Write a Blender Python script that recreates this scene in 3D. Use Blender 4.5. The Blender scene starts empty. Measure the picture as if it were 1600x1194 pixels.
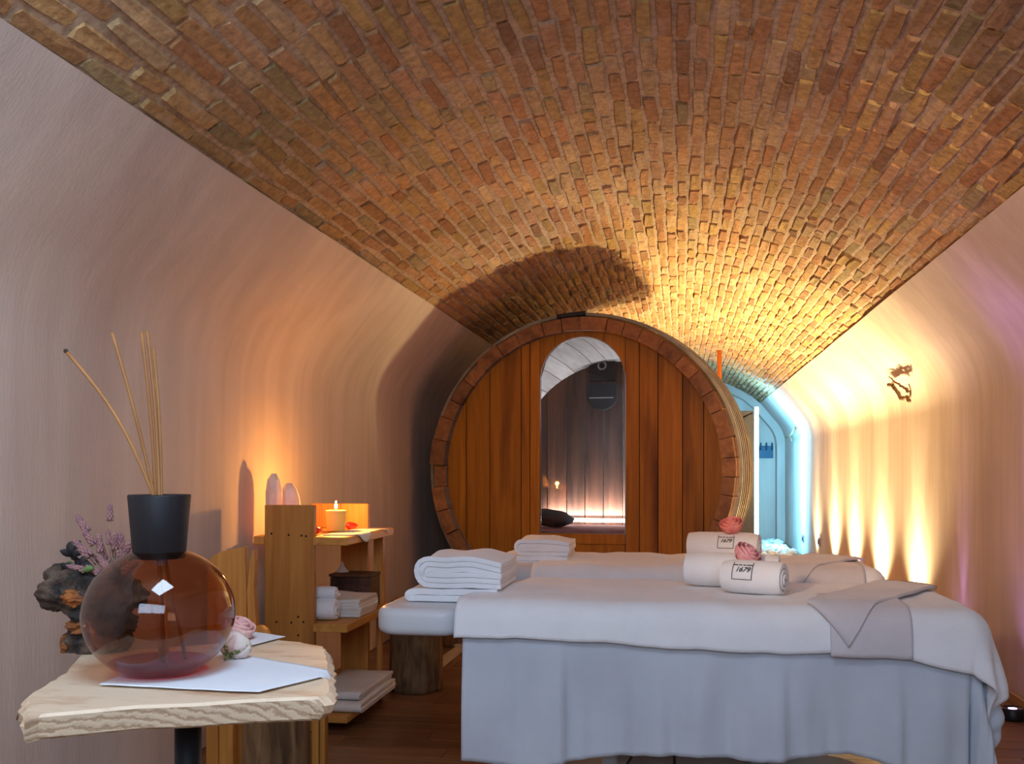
import bpy, bmesh, math, random
from mathutils import Vector, Matrix, noise as mnoise
PI = math.pi
rnd = random.Random(7)
scene = bpy.context.scene
C = scene.collection

# ------------------------------------------------------------------ camera
FOC = 1560.0                       # focal length in pixels of the 1600 px wide frame
YAW = math.atan(262 / FOC)
CH = 1.16
cy_, sy_ = math.cos(YAW), math.sin(YAW)
cd = bpy.data.cameras.new('camera')
cam = bpy.data.objects.new('camera', cd); C.objects.link(cam)
cam.location = (0, 0, CH); cam.rotation_euler = (PI / 2, 0, YAW)
cd.sensor_fit = 'HORIZONTAL'; cd.sensor_width = 36.0
cd.lens = 36.0 * FOC / 1600
cd.shift_y = (733 - 597) / 1600
cd.clip_start = 0.05; cd.clip_end = 100
scene.camera = cam

# ------------------------------------------------------------------ world, daylight, exposure
w = bpy.data.worlds.new('world'); scene.world = w; w.use_nodes = True
w.node_tree.nodes['Background'].inputs[0].default_value = (0.55, 0.7, 1.0, 1)
w.node_tree.nodes['Background'].inputs[1].default_value = 0.6
wl = bpy.data.lights.new('window_daylight', 'AREA'); wl.shape = 'RECTANGLE'; wl.size = 2.1; wl.size_y = 0.85
wl.energy = 7; wl.color = (0.58, 0.76, 1.0)
wo = bpy.data.objects.new('window_daylight', wl); C.objects.link(wo)
wo.location = (-0.05, -0.95, 1.90); wo.rotation_euler = Vector((-0.08, 1, -0.30)).to_track_quat('-Z', 'Y').to_euler()
dl = bpy.data.lights.new('overhead_cool_fill', 'AREA'); dl.shape = 'RECTANGLE'; dl.size = 0.9; dl.size_y = 0.7; dl.energy = 8; dl.color = (0.58, 0.76, 1.0)  # added cool fill from overhead, no fixture of the room
do = bpy.data.objects.new('overhead_cool_fill', dl); C.objects.link(do)
do.location = (-0.45, 0.9, 2.5); do.rotation_euler = Vector((-0.6, 0.1, -1)).to_track_quat('-Z', 'Y').to_euler()
rl = bpy.data.lights.new('warm_fill_spot', 'SPOT'); rl.energy = 170; rl.color = (1.0, 0.66, 0.36); rl.shadow_soft_size = 0.1; rl.spot_size = math.radians(30); rl.spot_blend = 1.0  # added warm fill to brighten the right wall, no fixture behind it
ro = bpy.data.objects.new('warm_fill_spot', rl); C.objects.link(ro); ro.location = (-1.3, -0.5, 1.95); ro.rotation_euler = (Vector((1.64, 6.2, 1.55)) - ro.location).to_track_quat('-Z', 'Y').to_euler()
scene.view_settings.view_transform = 'Standard'; scene.view_settings.look = 'None'
scene.view_settings.gamma = 1.0; scene.view_settings.use_curve_mapping = False
scene.view_settings.exposure = 2.4
scene.cycles.caustics_reflective = False; scene.cycles.caustics_refractive = False
scene.cycles.sample_clamp_indirect = 4.0
scene.cycles.transparent_max_bounces = 16

# ------------------------------------------------------------------ measuring helpers (photograph pixels to metres)
def atZ(u, v, Z):
    k = (u - 800) / FOC; t = FOC * (CH - Z) / (v - 733)
    return Vector((t * (-sy_ + k * cy_), t * (cy_ + k * sy_), Z))
def atY(u, v, Y):
    k = (u - 800) / FOC; t = Y / (cy_ + k * sy_)
    return Vector((t * (-sy_ + k * cy_), Y, CH + t * (733 - v) / FOC))
def atX(u, v, X):
    k = (u - 800) / FOC; t = X / (-sy_ + k * cy_)
    return Vector((X, t * (cy_ + k * sy_), CH + t * (733 - v) / FOC))
def px(p):
    d = -p[0] * sy_ + p[1] * cy_
    return 800 + FOC * (p[0] * cy_ + p[1] * sy_) / d, 733 - FOC * (p[2] - CH) / d, d
def sm(a, b, x):
    t = max(0.0, min(1.0, (x - a) / (b - a))); return t * t * (3 - 2 * t)
def nz(x, y=0, z=0): return mnoise.noise(Vector((x, y, z)))

# ------------------------------------------------------------------ materials
def newmat(name):
    m = bpy.data.materials.new(name); m.use_nodes = True
    nt = m.node_tree; b = nt.nodes['Principled BSDF']
    return m, nt, b
def N(nt, t, **kw):
    n = nt.nodes.new(t)
    for k, v in kw.items(): setattr(n, k, v)
    return n
def rgba(c): return (c[0], c[1], c[2], 1)
def mat(name, c1, c2=None, rough=0.6, scale=(6, 6, 6), bump=0.0, bscale=None, detail=5, contrast=(0.35, 0.65),
        metallic=0, bdist=0.004, sheen=0, coords='Object', spec=0.4, sss=0):
    m, nt, b = newmat(name)
    b.inputs['Roughness'].default_value = rough; b.inputs['Metallic'].default_value = metallic
    b.inputs['Specular IOR Level'].default_value = spec
    if sheen: b.inputs['Sheen Weight'].default_value = sheen
    if sss:
        b.inputs['Subsurface Weight'].default_value = sss
        b.inputs['Subsurface Radius'].default_value = (0.02, 0.012, 0.006)
    b.inputs['Base Color'].default_value = rgba(c1)
    tc = N(nt, 'ShaderNodeTexCoord')
    def noise(sc):
        mp = N(nt, 'ShaderNodeMapping'); mp.inputs['Scale'].default_value = sc
        nt.links.new(tc.outputs[coords], mp.inputs[0])
        n = N(nt, 'ShaderNodeTexNoise'); n.inputs['Scale'].default_value = 1; n.inputs['Detail'].default_value = detail
        n.inputs['Roughness'].default_value = 0.6
        nt.links.new(mp.outputs[0], n.inputs['Vector']); return n
    if c2:
        n = noise(scale)
        r = N(nt, 'ShaderNodeValToRGB')
        r.color_ramp.elements[0].position = contrast[0]; r.color_ramp.elements[0].color = rgba(c1)
        r.color_ramp.elements[1].position = contrast[1]; r.color_ramp.elements[1].color = rgba(c2)
        nt.links.new(n.outputs['Fac'], r.inputs[0]); nt.links.new(r.outputs[0], b.inputs['Base Color'])
    if bump:
        n2 = noise(bscale or scale)
        bp = N(nt, 'ShaderNodeBump'); bp.inputs['Strength'].default_value = bump; bp.inputs['Distance'].default_value = bdist
        nt.links.new(n2.outputs['Fac'], bp.inputs['Height']); nt.links.new(bp.outputs[0], b.inputs['Normal'])
    return m
def wood(name, c1, c2, c3=None, axis=2, rough=0.5, grain=1.0, bump=0.25, rings=6.0, spec=0.35, freq=1.0, vary=0.25):
    """wood whose grain runs along the given local axis; tone shifts a little per object"""
    m, nt, b = newmat(name)
    b.inputs['Roughness'].default_value = rough; b.inputs['Specular IOR Level'].default_value = spec
    tc = N(nt, 'ShaderNodeTexCoord'); oi = N(nt, 'ShaderNodeObjectInfo')
    add = N(nt, 'ShaderNodeVectorMath', operation='ADD')
    mul = N(nt, 'ShaderNodeVectorMath', operation='SCALE'); mul.inputs[0].default_value = (7.3, 3.1, 5.7)
    nt.links.new(oi.outputs['Random'], mul.inputs['Scale'])
    nt.links.new(tc.outputs['Object'], add.inputs[0]); nt.links.new(mul.outputs[0], add.inputs[1])
    s = [26.0 * freq] * 3; s[axis] = 1.6 * grain
    mp = N(nt, 'ShaderNodeMapping'); mp.inputs['Scale'].default_value = s
    nt.links.new(add.outputs[0], mp.inputs[0])
    n = N(nt, 'ShaderNodeTexNoise'); n.inputs['Scale'].default_value = 1; n.inputs['Detail'].default_value = 7
    n.inputs['Distortion'].default_value = 0.6
    nt.links.new(mp.outputs[0], n.inputs['Vector'])
    s2 = [rings] * 3; s2[axis] = rings * 0.12
    mp2 = N(nt, 'ShaderNodeMapping'); mp2.inputs['Scale'].default_value = s2
    nt.links.new(add.outputs[0], mp2.inputs[0])
    n2 = N(nt, 'ShaderNodeTexNoise'); n2.inputs['Scale'].default_value = 1; n2.inputs['Detail'].default_value = 4
    nt.links.new(mp2.outputs[0], n2.inputs['Vector'])
    r = N(nt, 'ShaderNodeValToRGB'); e = r.color_ramp.elements
    e[0].position = 0.3; e[0].color = rgba(c1); e[1].position = 0.7; e[1].color = rgba(c2)
    nt.links.new(n.outputs['Fac'], r.inputs[0])
    mx = N(nt, 'ShaderNodeMix', data_type='RGBA', blend_type='MIX')
    rr_ = N(nt, 'ShaderNodeValToRGB'); rr_.color_ramp.elements[0].position = 0.55; rr_.color_ramp.elements[1].position = 0.72
    nt.links.new(n2.outputs['Fac'], rr_.inputs[0]); nt.links.new(rr_.outputs[0], mx.inputs['Factor'])
    nt.links.new(r.outputs[0], mx.inputs['A']); mx.inputs['B'].default_value = rgba(c3 or c1)
    hs = N(nt, 'ShaderNodeHueSaturation')
    mr = N(nt, 'ShaderNodeMapRange'); mr.inputs['To Min'].default_value = 1 - vary; mr.inputs['To Max'].default_value = 1 + vary
    nt.links.new(oi.outputs['Random'], mr.inputs['Value']); nt.links.new(mr.outputs[0], hs.inputs['Value'])
    nt.links.new(mx.outputs['Result'], hs.inputs['Color']); nt.links.new(hs.outputs[0], b.inputs['Base Color'])
    bp = N(nt, 'ShaderNodeBump'); bp.inputs['Strength'].default_value = bump; bp.inputs['Distance'].default_value = 0.003
    nt.links.new(n.outputs['Fac'], bp.inputs['Height']); nt.links.new(bp.outputs[0], b.inputs['Normal'])
    return m
def emit(name, col, strength):
    m, nt, b = newmat(name)
    b.inputs['Base Color'].default_value = rgba(col); b.inputs['Emission Color'].default_value = rgba(col)
    b.inputs['Emission Strength'].default_value = strength
    return m
def thin_glass(name, tint, rough=0.02, refl=1.0):
    m, nt, b = newmat(name); nt.nodes.remove(b)
    out = nt.nodes['Material Output']
    t = N(nt, 'ShaderNodeBsdfTransparent'); t.inputs[0].default_value = rgba(tint)
    g = N(nt, 'ShaderNodeBsdfGlossy'); g.inputs['Roughness'].default_value = rough
    lw = N(nt, 'ShaderNodeFresnel'); lw.inputs['IOR'].default_value = 1.5
    ge = N(nt, 'ShaderNodeNewGeometry'); mr = N(nt, 'ShaderNodeMapRange')       # same reflectance from either side of the thin wall
    mr.inputs['To Min'].default_value = 1.5; mr.inputs['To Max'].default_value = 1 / 1.5
    nt.links.new(ge.outputs['Backfacing'], mr.inputs['Value']); nt.links.new(mr.outputs[0], lw.inputs['IOR'])
    mm = N(nt, 'ShaderNodeMath', operation='MULTIPLY'); mm.inputs[1].default_value = refl
    mx = N(nt, 'ShaderNodeMixShader')
    nt.links.new(lw.outputs[0], mm.inputs[0]); nt.links.new(mm.outputs[0], mx.inputs[0])
    nt.links.new(t.outputs[0], mx.inputs[1]); nt.links.new(g.outputs[0], mx.inputs[2])
    nt.links.new(mx.outputs[0], out.inputs['Surface'])
    return m

def plaster_mat(name):
    m, nt, b = newmat(name)
    b.inputs['Roughness'].default_value = 0.85; b.inputs['Specular IOR Level'].default_value = 0.2
    tc = N(nt, 'ShaderNodeTexCoord')
    def noise(sc, detail=5, dist=0.0):
        mp = N(nt, 'ShaderNodeMapping'); mp.inputs['Scale'].default_value = sc
        nt.links.new(tc.outputs['Object'], mp.inputs[0])
        n = N(nt, 'ShaderNodeTexNoise'); n.inputs['Scale'].default_value = 1; n.inputs['Detail'].default_value = detail
        n.inputs['Distortion'].default_value = dist
        nt.links.new(mp.outputs[0], n.inputs['Vector']); return n
    a = noise((0.9, 1.1, 0.5), 6)          # big cloudy patches
    s = noise((5, 9, 0.5), 5, 0.4)         # vertical brushing
    r = N(nt, 'ShaderNodeValToRGB'); e = r.color_ramp.elements
    e[0].position = 0.36; e[0].color = (0.60, 0.485, 0.415, 1); e[1].position = 0.66; e[1].color = (0.79, 0.66, 0.56, 1)
    nt.links.new(a.outputs['Fac'], r.inputs[0])
    mx = N(nt, 'ShaderNodeMix', data_type='RGBA', blend_type='MULTIPLY'); mx.inputs['Factor'].default_value = 0.45
    r2 = N(nt, 'ShaderNodeValToRGB'); e2 = r2.color_ramp.elements
    e2[0].position = 0.3; e2[0].color = (0.72, 0.68, 0.66, 1); e2[1].position = 0.65; e2[1].color = (1, 1, 1, 1)
    nt.links.new(s.outputs['Fac'], r2.inputs[0])
    nt.links.new(r.outputs[0], mx.inputs['A']); nt.links.new(r2.outputs[0], mx.inputs['B'])
    nt.links.new(mx.outputs['Result'], b.inputs['Base Color'])
    f = noise((60, 130, 16), 4)
    f2 = noise((3, 5, 1.2), 3)
    ad = N(nt, 'ShaderNodeMath', operation='MULTIPLY_ADD'); ad.inputs[1].default_value = 3.0
    nt.links.new(f2.outputs['Fac'], ad.inputs[0]); nt.links.new(f.outputs['Fac'], ad.inputs[2])
    bp = N(nt, 'ShaderNodeBump'); bp.inputs['Strength'].default_value = 0.35; bp.inputs['Distance'].default_value = 0.004
    nt.links.new(ad.outputs[0], bp.inputs['Height']); nt.links.new(bp.outputs[0], b.inputs['Normal'])
    return m
def brick_mat(name, use_attr=True):
    m, nt, b = newmat(name)
    b.inputs['Roughness'].default_value = 0.85; b.inputs['Specular IOR Level'].default_value = 0.25
    tc = N(nt, 'ShaderNodeTexCoord')
    def noise(sc, detail=6):
        n = N(nt, 'ShaderNodeTexNoise'); n.inputs['Scale'].default_value = sc; n.inputs['Detail'].default_value = detail
        n.inputs['Roughness'].default_value = 0.65
        nt.links.new(geo.outputs['Position'], n.inputs['Vector']); return n
    geo = N(nt, 'ShaderNodeNewGeometry')
    fine = noise(34); big = noise(1.3); mid = noise(9)
    if use_attr:
        at = N(nt, 'ShaderNodeAttribute', attribute_name='bcol'); col = at.outputs['Color']
    else:
        rg = N(nt, 'ShaderNodeRGB'); rg.outputs[0].default_value = (0.55, 0.41, 0.28, 1); col = rg.outputs[0]
    r = N(nt, 'ShaderNodeValToRGB'); e = r.color_ramp.elements
    e[0].position = 0.32; e[0].color = (0.5, 0.45, 0.42, 1); e[1].position = 0.68; e[1].color = (1.25, 1.22, 1.2, 1)
    nt.links.new(fine.outputs['Fac'], r.inputs[0])
    mx = N(nt, 'ShaderNodeMix', data_type='RGBA', blend_type='MULTIPLY'); mx.inputs['Factor'].default_value = 0.75
    nt.links.new(col, mx.inputs['A']); nt.links.new(r.outputs[0], mx.inputs['B'])
    # lime bloom in patches
    mu = N(nt, 'ShaderNodeMath', operation='MULTIPLY'); nt.links.new(big.outputs['Fac'], mu.inputs[0]); nt.links.new(mid.outputs['Fac'], mu.inputs[1])
    r3 = N(nt, 'ShaderNodeValToRGB'); e3 = r3.color_ramp.elements
    e3[0].position = 0.29; e3[0].color = (0, 0, 0, 1); e3[1].position = 0.44; e3[1].color = (0.55, 0.55, 0.55, 1)
    nt.links.new(mu.outputs[0], r3.inputs[0])
    mx2 = N(nt, 'ShaderNodeMix', data_type='RGBA')
    nt.links.new(r3.outputs[0], mx2.inputs['Factor']); nt.links.new(mx.outputs['Result'], mx2.inputs['A'])
    mx2.inputs['B'].default_value = (0.62, 0.47, 0.36, 1)
    nt.links.new(mx2.outputs['Result'], b.inputs['Base Color'])
    bp = N(nt, 'ShaderNodeBump'); bp.inputs['Strength'].default_value = 0.9; bp.inputs['Distance'].default_value = 0.008
    nt.links.new(fine.outputs['Fac'], bp.inputs['Height']); nt.links.new(bp.outputs[0], b.inputs['Normal'])
    return m

M = {}
M['plaster'] = plaster_mat('plaster')
M['brick'] = brick_mat('brick'); M['mortar'] = brick_mat('mortar', False)
M['floor'] = wood('floor_wood', (0.13, 0.058, 0.025), (0.26, 0.125, 0.055), (0.09, 0.04, 0.018), axis=0, rough=0.33, rings=5, spec=0.5, freq=1.6)
M['floor_base'] = mat('floor_base', (0.03, 0.015, 0.008), rough=0.8)
M['barrel'] = wood('barrel_oak', (0.58, 0.215, 0.014), (0.40, 0.125, 0.007), (0.17, 0.046, 0.005), axis=2, rough=0.5, rings=5, bump=0.3, freq=1.3, vary=0.16, spec=0.2)
M['stave'] = wood('barrel_stave', (0.42, 0.17, 0.045), (0.26, 0.095, 0.022), (0.15, 0.05, 0.012), axis=1, rough=0.55, rings=7)
M['inner'] = wood('sauna_inner_wood', (0.11, 0.042, 0.022), (0.04, 0.016, 0.009), (0.15, 0.075, 0.045), axis=2, rough=0.55, rings=6)
M['inner_grey'] = wood('weathered_stave_inside', (0.26, 0.255, 0.265), (0.17, 0.16, 0.16), (0.10, 0.09, 0.09), axis=1, rough=0.7, rings=7)
M['hoop'] = mat('hoop_steel', (0.40, 0.33, 0.22), (0.22, 0.17, 0.10), rough=0.5, metallic=0.7)
M['pine'] = wood('pine', (0.70, 0.30, 0.062), (0.50, 0.185, 0.033), (0.34, 0.105, 0.02), axis=2, rough=0.5, rings=6, freq=1.2)
M['pine_y'] = wood('pine_shelf', (0.62, 0.29, 0.06), (0.46, 0.19, 0.035), (0.32, 0.12, 0.025), axis=1, rough=0.5, rings=6, freq=1.2)
M['darkwood'] = wood('dark_old_wood', (0.075, 0.028, 0.013), (0.14, 0.05, 0.02), (0.03, 0.012, 0.008), axis=1, rough=0.6)
M['bark'] = wood('log_bark', (0.10, 0.055, 0.028), (0.30, 0.175, 0.085), (0.05, 0.027, 0.015), axis=2, rough=0.92, bump=1.0, freq=1.1, grain=4, rings=11, spec=0.1)
M['logtop'] = mat('log_top', (0.40, 0.22, 0.09), (0.25, 0.12, 0.045), scale=(20, 20, 20), rough=0.7)
M['slab'] = mat('slab_wood', (0.76, 0.58, 0.40), (0.48, 0.24, 0.11), scale=(5, 13, 9), rough=0.5, bump=0.25, bscale=(14, 50, 50), contrast=(0.52, 0.74), detail=7)
def slab_cut():
    m, nt, b = newmat('slab_cut_face'); b.inputs['Roughness'].default_value = 0.65
    tc = N(nt, 'ShaderNodeTexCoord'); mp = N(nt, 'ShaderNodeMapping')
    mp.inputs['Location'].default_value = (0.12, 0, -0.33); mp.inputs['Scale'].default_value = (1, 0.4, 1.25)
    nt.links.new(tc.outputs['Object'], mp.inputs[0])
    wv = N(nt, 'ShaderNodeTexWave', wave_type='RINGS', rings_direction='Y'); wv.inputs['Scale'].default_value = 17
    wv.inputs['Distortion'].default_value = 7.0; wv.inputs['Detail'].default_value = 6; wv.inputs['Detail Scale'].default_value = 2.2; wv.inputs['Detail Roughness'].default_value = 0.65
    nt.links.new(mp.outputs[0], wv.inputs['Vector'])
    r = N(nt, 'ShaderNodeValToRGB'); e = r.color_ramp.elements
    e[0].position = 0.0; e[0].color = (0.36, 0.23, 0.13, 1); e[1].position = 0.55; e[1].color = (0.58, 0.43, 0.28, 1)
    nt.links.new(wv.outputs['Fac'], r.inputs[0]); nt.links.new(r.outputs[0], b.inputs['Base Color'])
    bp = N(nt, 'ShaderNodeBump'); bp.inputs['Strength'].default_value = 0.3; bp.inputs['Distance'].default_value = 0.002
    nt.links.new(wv.outputs['Fac'], bp.inputs['Height']); nt.links.new(bp.outputs[0], b.inputs['Normal'])
    return m
M['slabcut'] = slab_cut()
M['black'] = mat('black_metal', (0.012, 0.015, 0.018), rough=0.45)
M['cap'] = wood('black_stained_wood', (0.010, 0.009, 0.011), (0.022, 0.019, 0.022), axis=2, rough=0.55, bump=0.4, vary=0.0)
M['reed'] = wood('reed_stick', (0.42, 0.19, 0.06), (0.30, 0.12, 0.035), axis=2, rough=0.6, vary=0.1)
M['burnt'] = mat('burnt_tip', (0.05, 0.03, 0.02), rough=0.9)
M['sheet'] = mat('cotton_sheet', (0.50, 0.53, 0.59), (0.56, 0.59, 0.64), rough=0.85, scale=(3, 3, 3), bump=0.12, bscale=(260, 260, 260), sheen=0.2, spec=0.1)
M['terry'] = mat('terry_towel', (0.80, 0.79, 0.80), (0.86, 0.85, 0.86), rough=0.95, scale=(5, 5, 5), bump=0.6, bscale=(190, 190, 190), sheen=0.3, spec=0.05, bdist=0.003)
M['throw'] = mat('mauve_towel', (0.62, 0.565, 0.58), (0.68, 0.63, 0.64), rough=0.95, scale=(5, 5, 5), bump=0.6, bscale=(190, 190, 190), sheen=0.3, spec=0.05, bdist=0.003)
M['cream_towel'] = mat('cream_towel', (0.70, 0.64, 0.58), (0.76, 0.71, 0.66), rough=0.95, scale=(5, 5, 5), bump=0.5, bscale=(190, 190, 190), spec=0.05)
M['napkin'] = mat('linen_napkin', (0.76, 0.78, 0.82), (0.80, 0.82, 0.85), rough=0.85, scale=(4, 4, 4), bump=0.3, bscale=(500, 500, 500), spec=0.1)
M['vinyl'] = mat('white_vinyl', (0.62, 0.63, 0.65), (0.66, 0.66, 0.68), rough=0.38, scale=(3, 3, 3))
M['white_metal'] = mat('painted_steel', (0.68, 0.68, 0.68), rough=0.35)
M['ink'] = mat('black_ink', (0.012, 0.012, 0.016), rough=0.7)
M['glass_amber'] = thin_glass('amber_glass', (0.70, 0.42, 0.27), refl=1.5)
M['liquid'] = thin_glass('red_oil', (0.88, 0.05, 0.015), refl=0.25)
M['pane'] = thin_glass('clear_pane', (0.93, 0.95, 0.97), refl=1.0)
M['wax'] = mat('candle_wax', (0.92, 0.62, 0.17), rough=0.5, sss=0.6)  # glow of the flame through the wax is put into this yellow-orange
M['flame'] = emit('flame', (1.0, 0.62, 0.16), 16)
M['wick'] = mat('wick', (0.02, 0.015, 0.01), rough=0.9)
M['crystal'] = mat('rose_quartz', (0.78, 0.55, 0.45), (0.85, 0.72, 0.62), rough=0.35, scale=(14, 14, 14), sss=0.5)
M['redstone'] = mat('red_glass_heart', (0.65, 0.015, 0.012), rough=0.15, spec=0.6)
M['rose_pink'] = mat('pink_petal', (0.80, 0.42, 0.40), (0.88, 0.58, 0.54), rough=0.6, scale=(25, 25, 25), sss=0.2)
M['rose_cream'] = mat('cream_petal', (0.72, 0.66, 0.55), (0.80, 0.66, 0.62), rough=0.6, scale=(22, 22, 22), sss=0.2)
M['rose_coral'] = mat('coral_petal', (0.78, 0.20, 0.18), (0.86, 0.34, 0.30), rough=0.6, scale=(25, 25, 25))
M['rose_dusty'] = mat('dusty_petal', (0.70, 0.28, 0.32), (0.76, 0.42, 0.42), rough=0.6, scale=(25, 25, 25))
M['leaf'] = mat('green_leaf', (0.08, 0.16, 0.04), (0.16, 0.25, 0.07), rough=0.55, scale=(30, 30, 30))
M['leaf_dark'] = mat('dry_dark_leaf', (0.018, 0.018, 0.02), (0.05, 0.045, 0.045), rough=0.7, scale=(30, 30, 30))
M['lavender'] = mat('dried_lavender', (0.26, 0.13, 0.15), (0.46, 0.23, 0.19), rough=0.85, scale=(60, 60, 60))
M['stem'] = mat('dry_stem', (0.36, 0.25, 0.14), rough=0.8)
M['drift'] = mat('driftwood_bark', (0.028, 0.022, 0.019), (0.20, 0.13, 0.085), rough=0.85, scale=(16, 16, 16), bump=1.0, bscale=(45, 45, 45), contrast=(0.44, 0.72), bdist=0.012)
M['drift_orange'] = mat('driftwood_orange', (0.42, 0.13, 0.025), (0.12, 0.045, 0.015), rough=0.7, scale=(26, 26, 26), bump=0.8, bscale=(40, 40, 40), bdist=0.008)  # orange tone for separate lumps on the dark driftwood
M['branch'] = mat('branch_bark', (0.13, 0.07, 0.035), (0.24, 0.14, 0.07), rough=0.85, scale=(40, 40, 40), bump=0.8)
M['panel_grey'] = mat('grey_panel', (0.11, 0.12, 0.14), (0.15, 0.16, 0.18), rough=0.4)
M['blue_steel'] = mat('blue_rail', (0.02, 0.09, 0.16), rough=0.4)
M['pebble'] = mat('white_pebble', (0.75, 0.75, 0.72), (0.85, 0.84, 0.8), rough=0.6)
M['orange_pipe'] = mat('orange_pipe', (0.75, 0.22, 0.03), rough=0.5)
M['pink_cushion'] = mat('pink_cushion', (0.38, 0.13, 0.14), (0.46, 0.18, 0.18), rough=0.9, scale=(20, 20, 20), bump=0.4, bscale=(120, 120, 120))
M['grey_cushion'] = mat('grey_cushion', (0.045, 0.05, 0.05), (0.08, 0.085, 0.085), rough=0.9, scale=(20, 20, 20), bump=0.4)
M['dark_metal'] = mat('dark_metal', (0.03, 0.028, 0.027), rough=0.4, metallic=0.6)
M['led_white'] = emit('led_white', (1.0, 0.93, 0.85), 5)
M['led_blue'] = emit('led_blue', (0.45, 0.82, 1.0), 4)
M['lens_warm'] = emit('lens_warm', (1.0, 0.7, 0.35), 25)
M['lens_purple'] = emit('lens_purple', (0.55, 0.25, 1.0), 12)
M['skirting'] = wood('skirting_wood', (0.36, 0.20, 0.08), (0.26, 0.13, 0.05), axis=1, rough=0.5)
M['pale_board'] = mat('pale_board', (0.50, 0.42, 0.30), (0.42, 0.35, 0.25), rough=0.6, scale=(4, 14, 4))
M['white_frame'] = mat('window_frame_white', (0.7, 0.7, 0.7), rough=0.4)
M['incense'] = mat('salt_cone', (0.66, 0.55, 0.46), rough=0.6)
M['socket'] = mat('steel_socket', (0.45, 0.46, 0.48), rough=0.3, metallic=0.8)

# ------------------------------------------------------------------ object helpers
def link(name, me, m, parent=None, smooth=False, loc=(0, 0, 0)):
    if m is not None: me.materials.append(M[m] if isinstance(m, str) else m)
    if smooth:
        for p in me.polygons: p.use_smooth = True
    o = bpy.data.objects.new(name, me); C.objects.link(o)
    o.location = loc
    if parent: o.parent = parent
    return o
def pyd(name, verts, faces, m, parent=None, smooth=False, loc=(0, 0, 0)):
    me = bpy.data.meshes.new(name); me.from_pydata([tuple(v) for v in verts], [], faces); me.update()
    return link(name, me, m, parent, smooth, loc)
def bmo(name, bm, m, parent=None, smooth=False, loc=(0, 0, 0)):
    bmesh.ops.recalc_face_normals(bm, faces=bm.faces)
    me = bpy.data.meshes.new(name); bm.to_mesh(me); bm.free()
    return link(name, me, m, parent, smooth, loc)
def tag(o, label=None, cat=None, group=None, kind=None):
    if label: o['label'] = label
    if cat: o['category'] = cat
    if group: o['group'] = group
    if kind: o['kind'] = kind
    return o
def thing(name, label, cat, loc=(0, 0, 0), rz=0, group=None):
    o = bpy.data.objects.new(name, None); C.objects.link(o); o.empty_display_size = 0.1
    o.location = loc; o.rotation_euler = (0, 0, rz)
    return tag(o, label, cat, group)
def add_box(bm, x0, x1, y0, y1, z0, z1, bev=0.0, seg=1):
    r = bmesh.ops.create_cube(bm, size=1)
    vs = r['verts']
    for v in vs:
        v.co = Vector(((x0 + x1) / 2 + v.co.x * (x1 - x0), (y0 + y1) / 2 + v.co.y * (y1 - y0), (z0 + z1) / 2 + v.co.z * (z1 - z0)))
    if bev:
        es = {e for v in vs for e in v.link_edges}
        bmesh.ops.bevel(bm, geom=list(es), offset=bev, segments=seg, profile=0.5, affect='EDGES')
    return bm
def box(name, x0, x1, y0, y1, z0, z1, m, parent=None, bev=0.004, seg=2, smooth=False):
    """box whose origin sits at its own centre bottom"""
    cx, cy = (x0 + x1) / 2, (y0 + y1) / 2
    bm = bmesh.new(); add_box(bm, x0 - cx, x1 - cx, y0 - cy, y1 - cy, 0, z1 - z0, bev, seg)
    return bmo(name, bm, m, parent, smooth, (cx, cy, z0))
def add_tube(bm, pts, radii, n=10, caps=True):
    pts = [Vector(p) for p in pts]
    if not hasattr(radii, '__len__'): radii = [radii] * len(pts)
    rings = []; prev = None
    for i, p in enumerate(pts):
        a = pts[max(i - 1, 0)]; b = pts[min(i + 1, len(pts) - 1)]
        t = (b - a).normalized()
        if prev is None:
            u = t.orthogonal().normalized()
        else:
            u = (prev - t * prev.dot(t)).normalized()
        prev = u; v = t.cross(u)
        rings.append([bm.verts.new(p + (u * math.cos(2 * PI * k / n) + v * math.sin(2 * PI * k / n)) * radii[i]) for k in range(n)])
    for i in range(len(rings) - 1):
        for k in range(n):
            bm.faces.new((rings[i][k], rings[i][(k + 1) % n], rings[i + 1][(k + 1) % n], rings[i + 1][k]))
    if caps:
        bm.faces.new(rings[0][::-1]); bm.faces.new(rings[-1])
    return bm
def tube(name, pts, radii, m, parent=None, n=10, loc=(0, 0, 0), smooth=True):
    bm = bmesh.new(); add_tube(bm, pts, radii, n); return bmo(name, bm, m, parent, smooth, loc)
def add_lathe(bm, prof, n=32, cap=True, wob=None):
    rings = []
    for (r, z) in prof:
        rings.append([bm.verts.new(((r * (wob(k / n, z) if wob else 1)) * math.cos(2 * PI * k / n), (r * (wob(k / n, z) if wob else 1)) * math.sin(2 * PI * k / n), z)) for k in range(n)])
    for i in range(len(rings) - 1):
        for k in range(n):
            bm.faces.new((rings[i][k], rings[i][(k + 1) % n], rings[i + 1][(k + 1) % n], rings[i + 1][k]))
    if cap:
        bm.faces.new(rings[0][::-1]); bm.faces.new(rings[-1])
    return bm
def lathe(name, prof, m, parent=None, n=32, loc=(0, 0, 0), cap=True, smooth=True, wob=None):
    bm = bmesh.new(); add_lathe(bm, prof, n, cap, wob); return bmo(name, bm, m, parent, smooth, loc)
def sharp(o, ang=40):
    md = o.modifiers.new('edge', 'EDGE_SPLIT'); md.split_angle = math.radians(ang); return o
def solid(o, th, off=0):
    md = o.modifiers.new('thickness', 'SOLIDIFY'); md.thickness = th; md.offset = off; return o
def subd(o, n=1):
    md = o.modifiers.new('smooth', 'SUBSURF'); md.levels = n; md.render_levels = n; return o

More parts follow.
